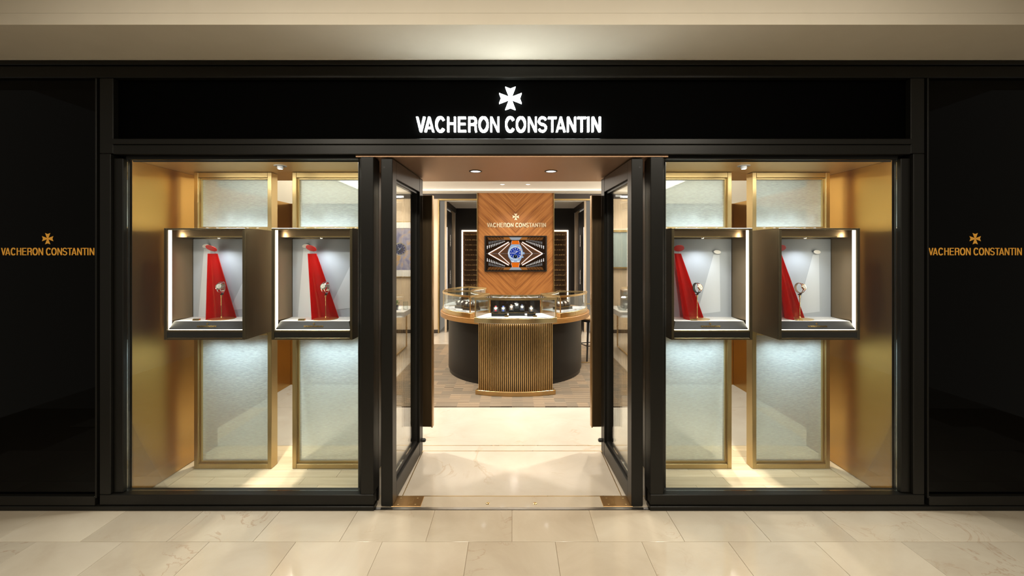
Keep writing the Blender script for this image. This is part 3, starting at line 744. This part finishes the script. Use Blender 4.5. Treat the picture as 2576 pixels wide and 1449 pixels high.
    spot((cx-.12, .25, 1.70), (cx-.05, .43, 1.35), .35, (.93, .96, 1.0), 90, .8, .012)
    area((cx+xo-out*.006, .213, 1.42), (cx, .30, 1.42), 1.0, .02, .64, (1, .87, .64))
    # ---- contents
    dd = .022 if nm == 'leftmost' else .033 if s_ < 0 else -.042
    dt = -.075 if nm == 'leftmost' else -.085 if s_ < 0 else -.150
    zt = 1.1442; base = Vector((cx+dd, .322, zt)); top = Vector((cx+dt, .375, 1.600))
    be = thing('red_beam_prop', 'translucent red acrylic beam leaning over the gold stand in the %s case' % nm, 'display prop', tuple(base), 0, 'red acrylic beam props')
    vs = []; fs = []; N = 18
    a0, a1 = math.radians(215), math.radians(38)
    for i in range(N+1):
        a = a0+(a1-a0)*i/N
        for th in (0, -.004):
            vs.append(((.090+th)*math.cos(a), (.090+th)*math.sin(a), .0006))
            vs.append((top.x-base.x+(.030+th)*math.cos(a), top.y-base.y+(.030+th)*math.sin(a), top.z-base.z))
    for i in range(N):
        b0, b1 = 4*i, 4*i+4
        fs += [(b0, b1, b1+1, b0+1), (b0+2, b0+3, b1+3, b1+2), (b0+1, b1+1, b1+3, b0+3), (b0, b0+2, b1+2, b1)]
    fs += [(0, 1, 3, 2), (4*N, 4*N+2, 4*N+3, 4*N+1)]
    MB().add(vs, fs).build('beam', 'red_acrylic', be, 0, 50)
    dv = Vector((top.x-base.x-.002, top.y-base.y-.012, top.z-base.z+.036))
    MB().lathe([(0, 0), (.036, 0), (.036, .004), (0, .004)], fn=lambda x, y, h_: tuple(dv+Vector((x, y*.8+h_*.5, y*-.62*-1*-1*.9+h_ - x*.10))), seg=32).build('disc', 'red_disc', be, 0, 30)
    MB().tube([dv+Vector((.006, .012, -.006)), (top.x-base.x+.006, top.y-base.y+.028, top.z-base.z-.002)], .0006, 5).build('wire', 'wire', be)
    st = thing('watch_stand', 'slim gold stand with round base holding the watch in the %s case' % nm, 'watch stand', tuple(base), 0, 'gold watch stands')
    MB().lathe([(0, 0), (.082, 0), (.083, .0015), (.082, .003), (.02, .0042), (.007, .010), (.0045, .018), (0, .018)], seg=40).build('base', 'base_gold', st, 0, 30)
    MB().tube([(0, 0, .017), (0, 0, .160)], .0028, 10).build('rod', 'polished_gold', st, 0, 50)
    MB().tube([(0, 0, .150), (0, 0, .166)], .0048, 10).build('collar', 'polished_gold', st, 0, 50)
    B('clip', 'black_satin', st, (-.006, .006, -.004, .012, .1662, .1735), (.002, .012, -.006, .008, .1735, .179))
    specs = {'leftmost': ('chrome', 'chrome', 'dial_white', 8, 'steel watch with steel bracelet seen at an angle'),
             'second from left': ('chrome', 'chrome', 'dial_white', -8, 'steel watch with steel bracelet facing nearly forward'),
             'third from left': ('rose_gold', 'black_leather', 'dial_white', 22, 'rose gold watch with dark strap'),
             'rightmost': ('rose_gold', 'tan_strap', 'dial_white', 24, 'small rose gold watch with pale strap seen from the side')}[nm]
    rz = math.radians(specs[3]); k = 1.12 if s_ < 0 else 1.0
    ctr = base+Vector((0, 0, .1795+.0335*k+.003))
    off = Matrix.Rotation(rz, 3, 'Z') @ Matrix.Rotation(math.radians(-18), 3, 'X') @ Vector((0, .028*k, 0))
    watch('wristwatch', specs[4]+' in the %s case' % nm, tuple(ctr-off), (math.radians(-18), 0, rz), specs[0], specs[1], specs[2], k, None, s_ < 0)
    tx = cx+(-.10 if s_ < 0 else -.095)
    pt = thing('name_plaque', 'small gold name plaque on the plinth of the %s case' % nm, 'plaque', (tx, .25, zt), 0, 'gold name plaques')
    MB().add([(-.022, -.010, 0.0003), (.022, -.010, 0.0003), (.022, .010, .0003), (-.022, .010, .0003), (-.022, -.004, .012), (.022, -.004, .012), (.022, .010, .012), (-.022, .010, .012)],
             [(0, 3, 2, 1), (4, 5, 6, 7), (0, 1, 5, 4), (1, 2, 6, 5), (2, 3, 7, 6), (3, 0, 4, 7)]).build('block', 'polished_gold', pt, .0008)
    em = MB()
    for p in emblem_polys(): em.prism([(u_*.005, .0085+v_*.004) for u_, v_ in p], 0, .0004, lambda a_, b_, w_: (a_, -.0105+b_*.5-w_, b_))
    em.build('engraving', 'charcoal', pt)
for cx, bx_, nm in pos4: display_case(bx_, nm, -1 if bx_ < 0 else 1)

# =================================================================== ROUND COUNTER
KC = (.04, 3.40)
ct = thing('round_counter', 'round black counter with wood rim and fluted brass front panel', 'counter', (KC[0], KC[1], .008))
o0 = (0, 0)
deg = math.radians
MB().sector(o0, .86, .92, deg(-150), deg(150), .055, .748, 64).build('drum', 'drum_black', ct, 0, 40)
MB().sector(o0, .86, .905, deg(-150), deg(150), 0.0, .054, 64).build('toe_kick', 'black_satin', ct, 0, 40)
MB().sector(o0, .50, 1.03, deg(-150), deg(150), .749, .812, 64).build('wood_rim', 'wood_top', ct, .003, 40)
PA = deg(20.2)
fpb = MB().sector(o0, .921, 1.227, -PA+.004, PA-.004, .055, .748, 20); fpb.build('panel_core', 'black_satin', ct, 0, 40)
MB().sector(o0, .906, 1.275, -PA-.012, PA+.012, 0, .054, 24).build('panel_plinth', 'slat_brass', ct, .003, 40)
NS = 39
slm = None
for i in range(NS):
    a = -PA+.008+(2*PA-.016)*(i+.5)/NS
    if slm is None:
        slm = MB().prism([(-.0072, 0), (.0072, 0), (.0072, .026), (.0050, .0295), (-.0050, .0295), (-.0072, .026)], .0545, .806, lambda u_, v_, w_: (u_, -v_, w_)).build('slat', 'slat_brass', ct, 0)
        so = slm
    else:
        so = slm.copy(); sc.collection.objects.link(so); so.parent = ct
    so.location = (1.2275*math.sin(a), -1.2275*math.cos(a), 0); so.rotation_euler = (0, 0, a)
MB().sector(o0, 1.256, 1.261, -PA, PA, .808, .811, 20).build('led_line', 'led_dim', ct)
area((KC[0], KC[1]-1.262, .812), (KC[0], KC[1]-1.27, 0), 1.2, .8, .01, (1, .9, .72))
sfm = MB()
sfm.box(1.118, 1.132, .243, .257, 0.0, .864); sfm.box(.95, 1.117, .243, .257, 0, .012); sfm.box(1.04, 1.117, .243, .257, .852, .864)
sfm.build('side_frame', 'brass', ct, .001)

def showcase(label, a0, a1, r0, r1, zb=.8215, base_h=.058, zt=1.09, front=False):
    c = thing('glass_showcase', label, 'showcase', (KC[0], KC[1], 0), 0, 'glass showcases on the round counter')
    mid = (a0+a1)/2
    MB().sector(o0, r0, r1, a0, a1, zb, zb+base_h, 20).build('base', 'brass', c, .002, 40)
    MB().sector(o0, r0+.012, r1-.012, a0+.012, a1-.012, zb+base_h+.0003, zb+base_h+.004, 20).build('tray_floor', 'white_matte', c, 0, 40)
    z0 = zb+base_h+.0005
    rim = MB(); t = .014
    rim.sector(o0, r1-t, r1, a0, a1, zt-.024, zt, 20); rim.sector(o0, r0, r0+t, a0, a1, zt-.024, zt, 20)
    rim.build('rim', 'brass', c, 0, 40)
    for a in (a0, a1):
        sr = MB(); sgn = 1 if a == a0 else -1
        P = lambda r, off: (r*math.sin(a)+off*sgn*math.cos(a), -r*math.cos(a)+off*sgn*math.sin(a))
        q = [P(r0+t, 0), P(r1-t, 0), P(r1-t, t), P(r0+t, t)]
        sr.prism(q, zt-.024, zt, lambda u_, v_, w_: (u_, v_, w_))
        sr.build('side_rim', 'brass', c)
    for a in (a0, a1):
        for r in (r0, r1):
            aa = a+(.012/r if a == a0 else -.012/r); rr = r-.012 if r == r1 else r+.012
            x, y = rr*math.sin(aa), -rr*math.cos(aa)
            p = MB().box(-.0065, .0065, -.0065, .0065, z0, zt-.0245).build('post', 'brass', c, .001, None, (x, y, 0)); p.rotation_euler = (0, 0, aa)
    MB().sector(o0, r1-.006, r1-.002, a0+.025, a1-.025, z0, zt-.0245, 20).build('front_glass', 'case_glass', c, 0, 40)
    MB().sector(o0, r0+.002, r0+.006, a0+.03, a1-.03, z0, zt-.0245, 14).build('back_panel' if front else 'back_glass', 'back_lacquer' if front else 'case_glass', c, 0, 40)
    MB().sector(o0, r0+t, r1-t, a0+t/r1, a1-t/r1, zt-.010, zt-.004, 20).build('top_glass', 'case_glass', c, 0, 40)
    for a in (a0+.006, a1-.010):
        MB().sector(o0, r0+.028, r1-.028, a, a+.004, z0, zt-.0245, 1).build('side_glass', 'case_glass', c)
    MB().sector(o0, r0+.016, r0+.022, a0+.06, a1-.06, zt-.030, zt-.0255, 10).build('led_line', 'led_warm', c)
    spot((KC[0]+(r0+.03)*math.sin(mid), KC[1]-(r0+.03)*math.cos(mid), zt-.04), (KC[0]+(r1-.1)*math.sin(mid), KC[1]-(r1-.1)*math.cos(mid), z0), 3.2, NEUT, 150, .8, .02)
    if not front:
        em = MB()
        for p in emblem_polys(): em.prism([(u_*.028, v_*.028) for u_, v_ in p], zb+base_h+.0045, zb+base_h+.008, lambda u_, v_, w_: (u_, v_, w_))
        em.build('emblem', 'plate_bronze', c, 0, None, ((r1-.07)*math.sin(mid), -(r1-.07)*math.cos(mid), 0))
    return zb+base_h+.0042
ZC = showcase('curved glass showcase above the fluted brass front of the counter', -PA-.02, PA+.02, .885, 1.285, .8205, .058, 1.105, True)
ZL = showcase('curved glass showcase on the front left of the round counter', deg(-80), deg(-33), .60, 1.0)
ZR = showcase('curved glass showcase on the front right of the round counter', deg(33), deg(80), .60, 1.0)
showcase('curved glass showcase at the rear left of the round counter', deg(-135), deg(-84), .60, 1.0)

def small_watch(label, x, y, z, rz, strap, dial, case, group):
    o = thing('wristwatch', label, 'watch', (x, y, z), rz, group)
    # lies on the sloping face of a cushion
    fy = lambda px_, py_, h_: (px_, -.010+py_*.64-h_*.77, .040+py_*.77+h_*.64)
    MB().lathe([(0, 0), (.020, 0), (.021, .003), (.019, .007), (.016, .007), (0, .0065)], fn=fy, seg=20).build('case', case, o, 0, 35)
    MB().lathe([(0, .0072), (.0155, .0072)], fn=fy, seg=20).build('dial', dial, o)
    s2 = MB()
    for q in (((.018, .006), (.036, .004), (.041, -.010)), ((-.018, .006), (-.036, .004), (-.047, -.006))):
        for (v0, h0), (v1, h1) in zip(q[:-1], q[1:]):
            s2.add([fy(-.0105, v0, h0), fy(.0105, v0, h0), fy(.0105, v1, h1), fy(-.0105, v1, h1), fy(-.0105, v0, h0-.003), fy(.0105, v0, h0-.003), fy(.0105, v1, h1-.003), fy(-.0105, v1, h1-.003)],
                   [(0, 1, 2, 3), (7, 6, 5, 4), (0, 4, 5, 1), (1, 5, 6, 2), (2, 6, 7, 3), (3, 7, 4, 0)])
    s2.build('strap', strap, o)
def tray(label, x, y, z, rz, wd, dp, ws, group, where):
    t = thing('watch_tray', label, 'tray', (x, y, z), rz, group)
    B('base', 'black_satin', t, (-wd/2, wd/2, -dp/2, dp/2, .0003, .034), bevel=.002)
    B('gold_line', 'brass', t, (-wd/2-.001, wd/2+.001, -dp/2-.001, dp/2+.001, .0342, .0372))
    c, s2 = math.cos(rz), math.sin(rz)
    for wx_, wy, up, strap, dial, case, nm in ws:
        mb = MB()
        if up: mb.box(wx_-.034, wx_+.034, wy-.03, wy+.03, .0375, .0375+up)
        zz = .0375+up
        mb.prism([(-.040, 0), (.034, 0), (.034, .055), (.016, .064), (-.004, .062), (-.030, .030), (-.040, .012)], -.027, .027, lambda u_, v_, w_: (wx_+w_, wy+u_, zz+.0003+v_))
        mb.build('cushion', 'black_leather', t, .003)
        small_watch(nm+' '+where, x+wx_*c-wy*s2, y+wx_*s2+wy*c, z+zz+.0065, rz, strap, dial, case, None)
def tagplate(label, x, y, z, rz=0):
    p = thing('price_tag', label, 'price tag', (x, y, z), rz, 'gold price tags in the showcases')
    MB().add([(-.022, -.012, .0004), (.022, -.012, .0004), (.022, .012, .0004), (-.022, .012, .0004), (-.022, -.004, .016), (.022, -.004, .016), (.022, .010, .016), (-.022, .010, .016)],
             [(0, 3, 2, 1), (4, 5, 6, 7), (0, 1, 5, 4), (1, 2, 6, 5), (2, 3, 7, 6), (3, 0, 4, 7)]).build('block', 'polished_gold', p, .001)
GT = 'black watch trays in the showcases'
tray('low black watch tray at the left of the central showcase', -.145, 2.31, ZC, 0, .18, .10, [(-.042, .0, 0, 'red_strap', 'dial_white', 'chrome', 'steel watch on red strap'), (.045, .0, 0, 'blue_strap', 'dial_white', 'chrome', 'steel watch on bright blue strap')], GT, 'in the central showcase')
tray('raised black watch tray in the middle of the central showcase', .055, 2.36, ZC, 0, .185, .11, [(-.062, -.005, .012, 'tan_strap', 'dial_white', 'rose_gold', 'watch on brown strap at the left of the raised tray'), (.0, .012, .035, 'black_leather', 'dial_white', 'chrome', 'tallest watch on black strap in the middle of the raised tray'), (.062, -.005, .012, 'navy_leather', 'dial_white', 'chrome', 'watch on navy strap at the right of the raised tray')], GT, 'in the central showcase')
tray('small black watch tray at the right of the central showcase', .222, 2.31, ZC, 0, .095, .10, [(0, 0, 0, 'tan_strap', 'dial_white', 'chrome', 'single watch on pale strap at the right')], GT, 'in the central showcase')
tagplate('gold price tag in front of the left tray of the central showcase', -.062, 2.235, ZC); tagplate('gold price tag in front of the right tray of the central showcase', .262, 2.235, ZC)
def pol(r, a): return (KC[0]+r*math.sin(deg(a)), KC[1]-r*math.cos(deg(a)))
x, y = pol(.80, -62)
tray('black watch tray at the outer end of the left showcase', x, y, ZL, deg(-40), .14, .11, [(-.034, 0, 0, 'black_leather', 'dial_white', 'chrome', 'left watch on black cushion at the outer end'), (.034, -.004, 0, 'black_leather', 'dial_white', 'chrome', 'right watch on black cushion at the outer end')], GT, 'of the left showcase')
x, y = pol(.80, -44)
tray('wide black watch tray at the inner end of the left showcase', x, y, ZL, deg(-30), .20, .11, [(-.066, 0, 0, 'black_leather', 'dial_white', 'chrome', 'left watch on the wide black tray'), (0, -.008, 0, 'black_leather', 'dial_white', 'chrome', 'middle watch on the wide black tray'), (.066, .004, .018, 'black_leather', 'dial_white', 'chrome', 'raised right watch on the wide black tray')], GT, 'of the left showcase')
x, y = pol(.78, 52)
tray('long black watch tray in the right showcase', x, y, ZR, deg(38), .24, .12, [(-.085, 0, 0, 'black_leather', 'dial_white', 'rose_gold', 'first watch from the left on the long tray'), (-.028, .006, 0, 'black_leather', 'dial_white', 'chrome', 'second watch from the left on the long tray'), (.03, -.006, 0, 'black_leather', 'dial_white', 'rose_gold', 'third watch from the left on the long tray'), (.086, .004, .014, 'black_leather', 'dial_white', 'rose_gold', 'raised watch at the right end of the long tray')], GT, 'in the right showcase')
x, y = pol(.78, -100)
tray('black watch tray in the rear left showcase', x, y, ZL, deg(-60), .15, .11, [(0, 0, 0, 'black_leather', 'dial_white', 'chrome', 'watch on black cushion')], GT, 'in the rear left showcase')

# =================================================================== SCREEN ON THE FEATURE WALL
tv = thing('wall_screen', 'wall-mounted flat screen showing a blue-dialled watch between white chevrons', 'screen', (.072, YB-.1455, 1.60))
Yt = 0
B('bezel', 'black_satin', tv, (-.615, -.592, -.04, -.0005, -.352, .352), (.592, .615, -.04, -.0005, -.352, .352), (-.5915, .5915, -.04, -.0005, .335, .352), (-.5915, .5915, -.04, -.0005, -.352, -.335))
for nm_, c_, e_ in (('px_dark', (.020, .010, .005), 1), ('px_brown', (.10, .045, .022), 1), ('px_white', (1, .95, .9), 1.0), ('px_orange', (.85, .17, .01), .9), ('px_steel', (.36, .48, .66), .9), ('px_steel_hi', (.8, .86, .92), .9),
                    ('px_blue', (.015, .04, .33), 1), ('px_black', (.006, .01, .02), 1), ('px_grey', (.42, .44, .46), .8), ('px_amber', (.42, .16, .04), .8), ('px_glow', (.60, .20, .05), .6)): emis(nm_, c_, e_)
im = MB()
def flat(mat, poly, lay): im.mat(mat); im.add([(u_, -.020-lay*.0004, v_) for u_, v_ in poly], [tuple(range(len(poly)))])
TX, TZ = .59, .334
def px2(u_, v_): return ((u_-1245)/1050*.575, (710-v_)/615*.33)      # picture units -> metres on the screen
flat('px_dark', [(-TX, -TZ), (TX, -TZ), (TX, TZ), (-TX, TZ)], 0)
flat('px_brown', [px2(250, 710), px2(960, 290), px2(1500, 290), px2(2220, 710), px2(1500, 1130), px2(960, 1130)], 1)
def line(a, b, wd, mat, lay):
    ax, az = px2(*a); bx2, bz = px2(*b); dx, dz = bx2-ax, bz-az; q = math.hypot(dx, dz); nx_, nz_ = -dz/q*wd/2, dx/q*wd/2
    flat(mat, [(ax+nx_, az+nz_), (bx2+nx_, bz+nz_), (bx2-nx_, bz-nz_), (ax-nx_, az-nz_)], lay)
for sg_ in (-1, 1):
    mx_ = lambda u_: 1238+sg_*(u_-1238)
    for e in (-1, 1):
        vy = lambda v_: 710+e*(v_-710)
        line((mx_(2200), 710), (mx_(1480), vy(290)), .034, 'px_glow', 2); line((mx_(1840), 710), (mx_(1450), vy(345)), .026, 'px_glow', 2)
        line((mx_(2215), 710), (mx_(1480), vy(285)), .020, 'px_white', 3); line((mx_(1850), 710), (mx_(1450), vy(335)), .013, 'px_white', 3)
        for k in range(15):      # rows of lights receding along the hall
            f_ = k/14; u_ = 2250-630*(1-(1-f_)**1.6); v_ = 480-225*(1-(1-f_)**1.5); hgt = 95*(1-f_)**1.1+22; wd = 26*(1-f_)+8
            flat('px_white', [px2(mx_(u_-wd/2), vy(v_-hgt/2)), px2(mx_(u_+wd/2), vy(v_-hgt/2)), px2(mx_(u_+wd*.3), vy(v_+hgt/2)), px2(mx_(u_-wd*.2), vy(v_+hgt/2))], 4)
            u2 = 2185-560*(1-(1-f_)**1.5); v2 = 330-130*(1-(1-f_)**1.4)
            flat('px_grey', [px2(mx_(u2-wd/3), vy(v2-hgt/2)), px2(mx_(u2+wd/3), vy(v2-hgt/2)), px2(mx_(u2+wd*.2), vy(v2+hgt/3)), px2(mx_(u2-wd*.2), vy(v2+hgt/3))], 4)
            for q in range(4):
                u3 = 2230-k*38-q*12; v3 = 120+q*26+(k % 3)*8
                if v3 < 250-k*4+40: flat('px_amber', [px2(mx_(u3-8), vy(v3-16)), px2(mx_(u3+9), vy(v3-10)), px2(mx_(u3+6), vy(v3+14)), px2(mx_(u3-4), vy(v3+10))], 4)
        flat('px_grey', [px2(1238, vy(110)), px2(mx_(1470), vy(110)), px2(mx_(1380), vy(210)), px2(1238, vy(215))], 3)
        flat('px_amber', [px2(mx_(1470), vy(110)), px2(mx_(1680), vy(110)), px2(mx_(1640), vy(205)), px2(mx_(1390), vy(205))], 3)
line((190, 710), (2290, 710), .003, 'px_grey', 2)
def circ(cu, cv, r, n_=40): return [px2(cu+r*math.cos(2*PI*k/n_), cv+r*math.sin(2*PI*k/n_)) for k in range(n_)]
flat('px_orange', [px2(*p) for p in ((1105, 235), (1365, 235), (1390, 365), (1290, 365), (1275, 385), (1200, 385), (1185, 365), (1085, 365))], 5)
flat('px_orange', [px2(*p) for p in ((1085, 1040), (1190, 1040), (1205, 1005), (1275, 1005), (1290, 1040), (1390, 1040), (1365, 1215), (1110, 1215))], 5)
for a_, b_ in (((1112, 240), (1095, 360)), ((1358, 240), (1378, 360)), ((1095, 1060), (1118, 1205)), ((1382, 1060), (1360, 1205))): line(a_, b_, .004, 'px_white', 6)
flat('px_steel', [px2(*p) for p in ((1090, 370), (1390, 370), (1440, 440), (1500, 600), (1510, 690), (1490, 820), (1430, 940), (1385, 1030), (1100, 1030), (1050, 940), (980, 820), (962, 690), (980, 580), (1040, 450))], 6)
flat('px_steel_hi', [px2(*p) for p in ((1080, 975), (1190, 975), (1175, 1020), (1095, 1020))], 7); flat('px_steel_hi', [px2(*p) for p in ((1290, 975), (1395, 975), (1385, 1020), (1300, 1020))], 7)
flat('px_steel_hi', [px2(*p) for p in ((968, 640), (1010, 640), (1010, 740), (968, 740))], 7)
flat('px_steel', [px2(*p) for p in ((1500, 660), (1560, 655), (1568, 735), (1500, 735))], 7); flat('px_steel', circ(1500, 835, 32, 16), 7)
flat('px_steel_hi', circ(1232, 690, 246), 8); flat('px_steel', circ(1232, 690, 226), 9); flat('px_blue', circ(1232, 690, 200), 10)
for a in (20, 55, 290, 330): flat('px_orange', [px2(1232+r_*math.cos(math.radians(a+d_)), 690+r_*math.sin(math.radians(a+d_))) for r_, d_ in ((228, -7), (244, -7), (244, 7), (228, 7))], 10)
for k in range(12):
    a = k*PI/6; c_, s2 = math.cos(a), math.sin(a)
    if k != 3: line((1232+135*c_, 690+135*s2), (1232+185*c_, 690+185*s2), .009 if k % 3 == 0 else .006, 'px_white', 11)
line((1232, 690), (1320, 622), .009, 'px_white', 12); line((1232, 690), (1110, 688), .009, 'px_white', 12); line((1165, 615), (1295, 615), .007, 'px_white', 11)
flat('px_steel', circ(1236, 815, 78), 11); flat('px_black', circ(1236, 815, 68), 12); line((1236, 815), (1250, 780), .004, 'px_white', 13)
im.build('picture', None, tv)
B('screen_backing', 'black_satin', tv, (-.5915, .5915, -.0195, -.0006, -.3345, .3345))

# =================================================================== INTERIOR FURNITURE
# framed picture on the left part of the back wall
pf = thing('framed_picture', 'framed picture of a blue watch in a lit white niche, seen through the left door', 'picture', (-2.25, YB-.001, 1.69))
B('frame', 'white_top', pf, (-.46, .46, -.025, -.0005, -.55, -.42), (-.46, .46, -.025, -.0005, .42, .54), (-.46, -.40, -.025, -.0005, -.4195, .4195), (.40, .46, -.025, -.0005, -.4195, .4195))
B('canvas', 'poster_paint', pf, (-.3995, .3995, -.016, -.0005, -.4195, .4195))
B('ledge', 'gold_frame', pf, (-.46, .46, -.03, -.0005, .5405, .556), (-.46, .46, -.03, -.0005, -.566, -.5505))
wm = MB(); fy2 = lambda x, y, h_: (x, -.0165-h_, y)
wm.mat('chrome'); wm.lathe([(0, 0), (.132, 0), (.132, .001), (0, .001)], fn=fy2, seg=40); wm.mat('navy_leather'); wm.lathe([(0, .0015), (.11, .0015)], fn=fy2, seg=40)
wm.mat('white_matte')
for k in range(12):
    a = k*PI/6; c_, s2 = math.cos(a), math.sin(a)
    wm.prism([(.08*c_+.003*s2, .08*s2-.003*c_), (.105*c_+.003*s2, .105*s2-.003*c_), (.105*c_-.003*s2, .105*s2+.003*c_), (.08*c_-.003*s2, .08*s2+.003*c_)], .0017, .0022, lambda u_, v_, w_: (u_, -.0165-w_, v_))
for a in (.9, 2.3, 3.9):
    c_, s2 = math.cos(a), math.sin(a); wm.prism([(.004*s2, -.004*c_), (.085*c_, .085*s2), (-.004*s2, .004*c_)], .0023, .0028, lambda u_, v_, w_: (u_, -.0165-w_, v_))
wm.mat('charcoal')
for cx_, cz_ in ((-.045, -.01), (.045, -.01), (0, -.055)): wm.lathe([(0, .0019), (.024, .0019)], fn=lambda x, y, h_, cx_=cx_, cz_=cz_: (cx_+x, -.0165-h_, cz_+y), seg=20)
wm.build('painted_watch', None, pf)
spot((-2.25, 5.5, 2.75), (-2.25, YB, 1.6), 30, NEUT, 80, .7, .03)
# lit display cabinet on the right part of the back wall
cb_ = thing('wall_cabinet', 'shallow lit wall cabinet with pale glass front, seen through the right door', 'cabinet', (2.26, YB-.001, 1.66))
B('frame', 'gold_frame', cb_, (-.45, .45, -.05, -.0005, .37, .42), (-.45, .45, -.05, -.0005, -.36, -.33), (-.45, -.42, -.05, -.0005, -.3295, .3695), (.42, .45, -.05, -.0005, -.3295, .3695))
B('glass_front', 'mesh_glass', cb_, (-.4195, .4195, -.035, -.030, -.3295, .3695)); B('back_board', 'shop_ceiling', cb_, (-.4195, .4195, -.006, -.0005, -.3295, .3695))
B('led_line', 'led_warm', cb_, (-.44, .44, -.045, -.02, .4205, .428))
spot((2.26, 5.5, 2.75), (2.26, YB, 1.6), 30, NEUT, 80, .7, .03)
def console(s_, nm):
    X = lambda a, b: (min(s_*a, s_*b), max(s_*a, s_*b))
    c = thing('console_table', 'white topped console table with brass frame seen through the %s door' % nm, 'table', (0, 0, 0), 0, 'console tables beside the counter')
    B('top', 'white_top', c, (*X(1.66, 2.5), 4.0, 4.8, .62, .70), bevel=.003)
    for yy in (4.02, 4.78):
        B('leg_frame', 'brass', c, (*X(1.80, 1.82), yy-.01, yy+.01, 0.0, .6195), (*X(2.46, 2.48), yy-.01, yy+.01, 0.0, .6195))
    B('foot_rail', 'brass', c, (*X(1.80, 1.82), 4.031, 4.769, 0, .02), (*X(2.46, 2.48), 4.031, 4.769, 0, .02))
    return c
console(-1, 'left'); console(1, 'right')
vz = tag(MB().lathe([(.0, 0), (.035, 0), (.04, .005), (.04, .13), (.037, .13), (.036, .008), (0, .008)], seg=20).build('glass_tumbler', 'case_glass', None, 0, 40, (-1.71, 4.3, .7005)), 'clear glass tumbler on the left console table', 'glass')
pp = thing('potted_plant', 'small green plant on the left console table', 'plant', (-1.86, 4.28, .7005))
MB().lathe([(0, 0), (.035, 0), (.045, .07), (.040, .07), (.038, .06), (0, .06)], seg=20).build('pot', 'charcoal', pp, 0, 40)
lf = MB(); rr = random.Random(5)
for k in range(60):
    a, e, r_ = rr.uniform(0, 2*PI), rr.uniform(.1, 1.4), rr.uniform(.03, .075)
    c_ = Vector((math.cos(a)*math.cos(e)*r_, math.sin(a)*math.cos(e)*r_, .075+math.sin(e)*r_)); t1 = Vector((rr.uniform(-1, 1), rr.uniform(-1, 1), rr.uniform(-1, 1))).normalized(); t2 = t1.cross(c_).normalized()
    lf.add([c_-t1*.018, c_+t2*.009, c_+t1*.018, c_-t2*.009], [(0, 1, 2, 3)])
lf.build('foliage', 'leaf_green', pp)
bx = thing('display_block', 'grey display box on the right console table', 'box', (1.93, 4.5, .7005))
B('body', 'stone_grey', bx, (-.12, .12, -.09, .09, 0, .27), bevel=.004); B('lid', 'tan_strap', bx, (-.123, .123, -.093, .093, .2705, .30), bevel=.004)
gb = thing('glass_dish', 'low glass display dish on the right console table', 'dish', (1.76, 4.25, .7005))
MB().lathe([(0, 0), (.06, 0), (.09, .07), (.086, .07), (.056, .006), (0, .006)], seg=24).build('bowl', 'case_glass', gb, 0, 40)
# stool
st = thing('bar_stool', 'black legged stool with round wooden seat at the right of the counter', 'stool', (1.19, 3.90, .008))
MB().lathe([(0, .60), (.165, .60), (.18, .612), (.182, .625), (.172, .636), (.12, .630), (0, .626)], seg=36).build('seat', 'stool_wood', st, 0, 45)
MB().lathe([(.10, .572), (.176, .575), (.178, .5995), (.10, .5995), (.10, .572)], seg=36).build('seat_ring', 'black_satin', st, 0, 40)
for k in range(4):
    a = PI/4+k*PI/2+.35
    MB().tube([(.125*math.cos(a), .125*math.sin(a), .575), (.165*math.cos(a), .165*math.sin(a), .30), (.20*math.cos(a), .20*math.sin(a), 0.001)], [.017, .015, .011], 10).build('leg', 'black_satin', st, 0, 50)
for k in range(4):
    a, b_ = PI/4+k*PI/2+.35, PI/4+(k+1)*PI/2+.35
    MB().tube([(.172*math.cos(a), .172*math.sin(a), .22), (.172*math.cos(b_), .172*math.sin(b_), .22)], .008, 8).build('stretcher', 'black_satin', st, 0, 50)

# =================================================================== pieces that belong to a part
NEST = {'dial': 'case', 'hands': 'case', 'crown': 'case', 'lugs': 'case', 'lamp': ('trim_ring', 'downlight'), 'printed_beam': 'backdrop', 'spot_disc': 'backdrop', 'engraving': 'block',
        'screw': 'plate', 'logo_border': 'plate', 'lettering': ('plinth', 'plate'), 'emblem': 'base', 'tray_floor': 'base', 'picture': 'screen_backing', 'seat_ring': 'seat',
        'led_line': ('plinth', 'rim'), 'light_rail': 'soffit', 'painted_watch': 'canvas', 'black_band': 'front_frame', 'collar': 'rod', 'alcove_door_handle': 'alcove_door', 'toe_kick': 'drum'}
bn = lambda o: o.name.split('.')[0]
for root in [o for o in sc.objects if o.parent is None and o.type == 'EMPTY']:
    kids = list(root.children); by = {}
    for k in kids: by.setdefault(bn(k), k)
    for k in kids:
        tg = NEST.get(bn(k))
        for t_ in ((tg,) if isinstance(tg, str) else tg or ()):
            p = by.get(t_)
            if p and p is not k and p.location.length < 1e-6: k.parent = p; break
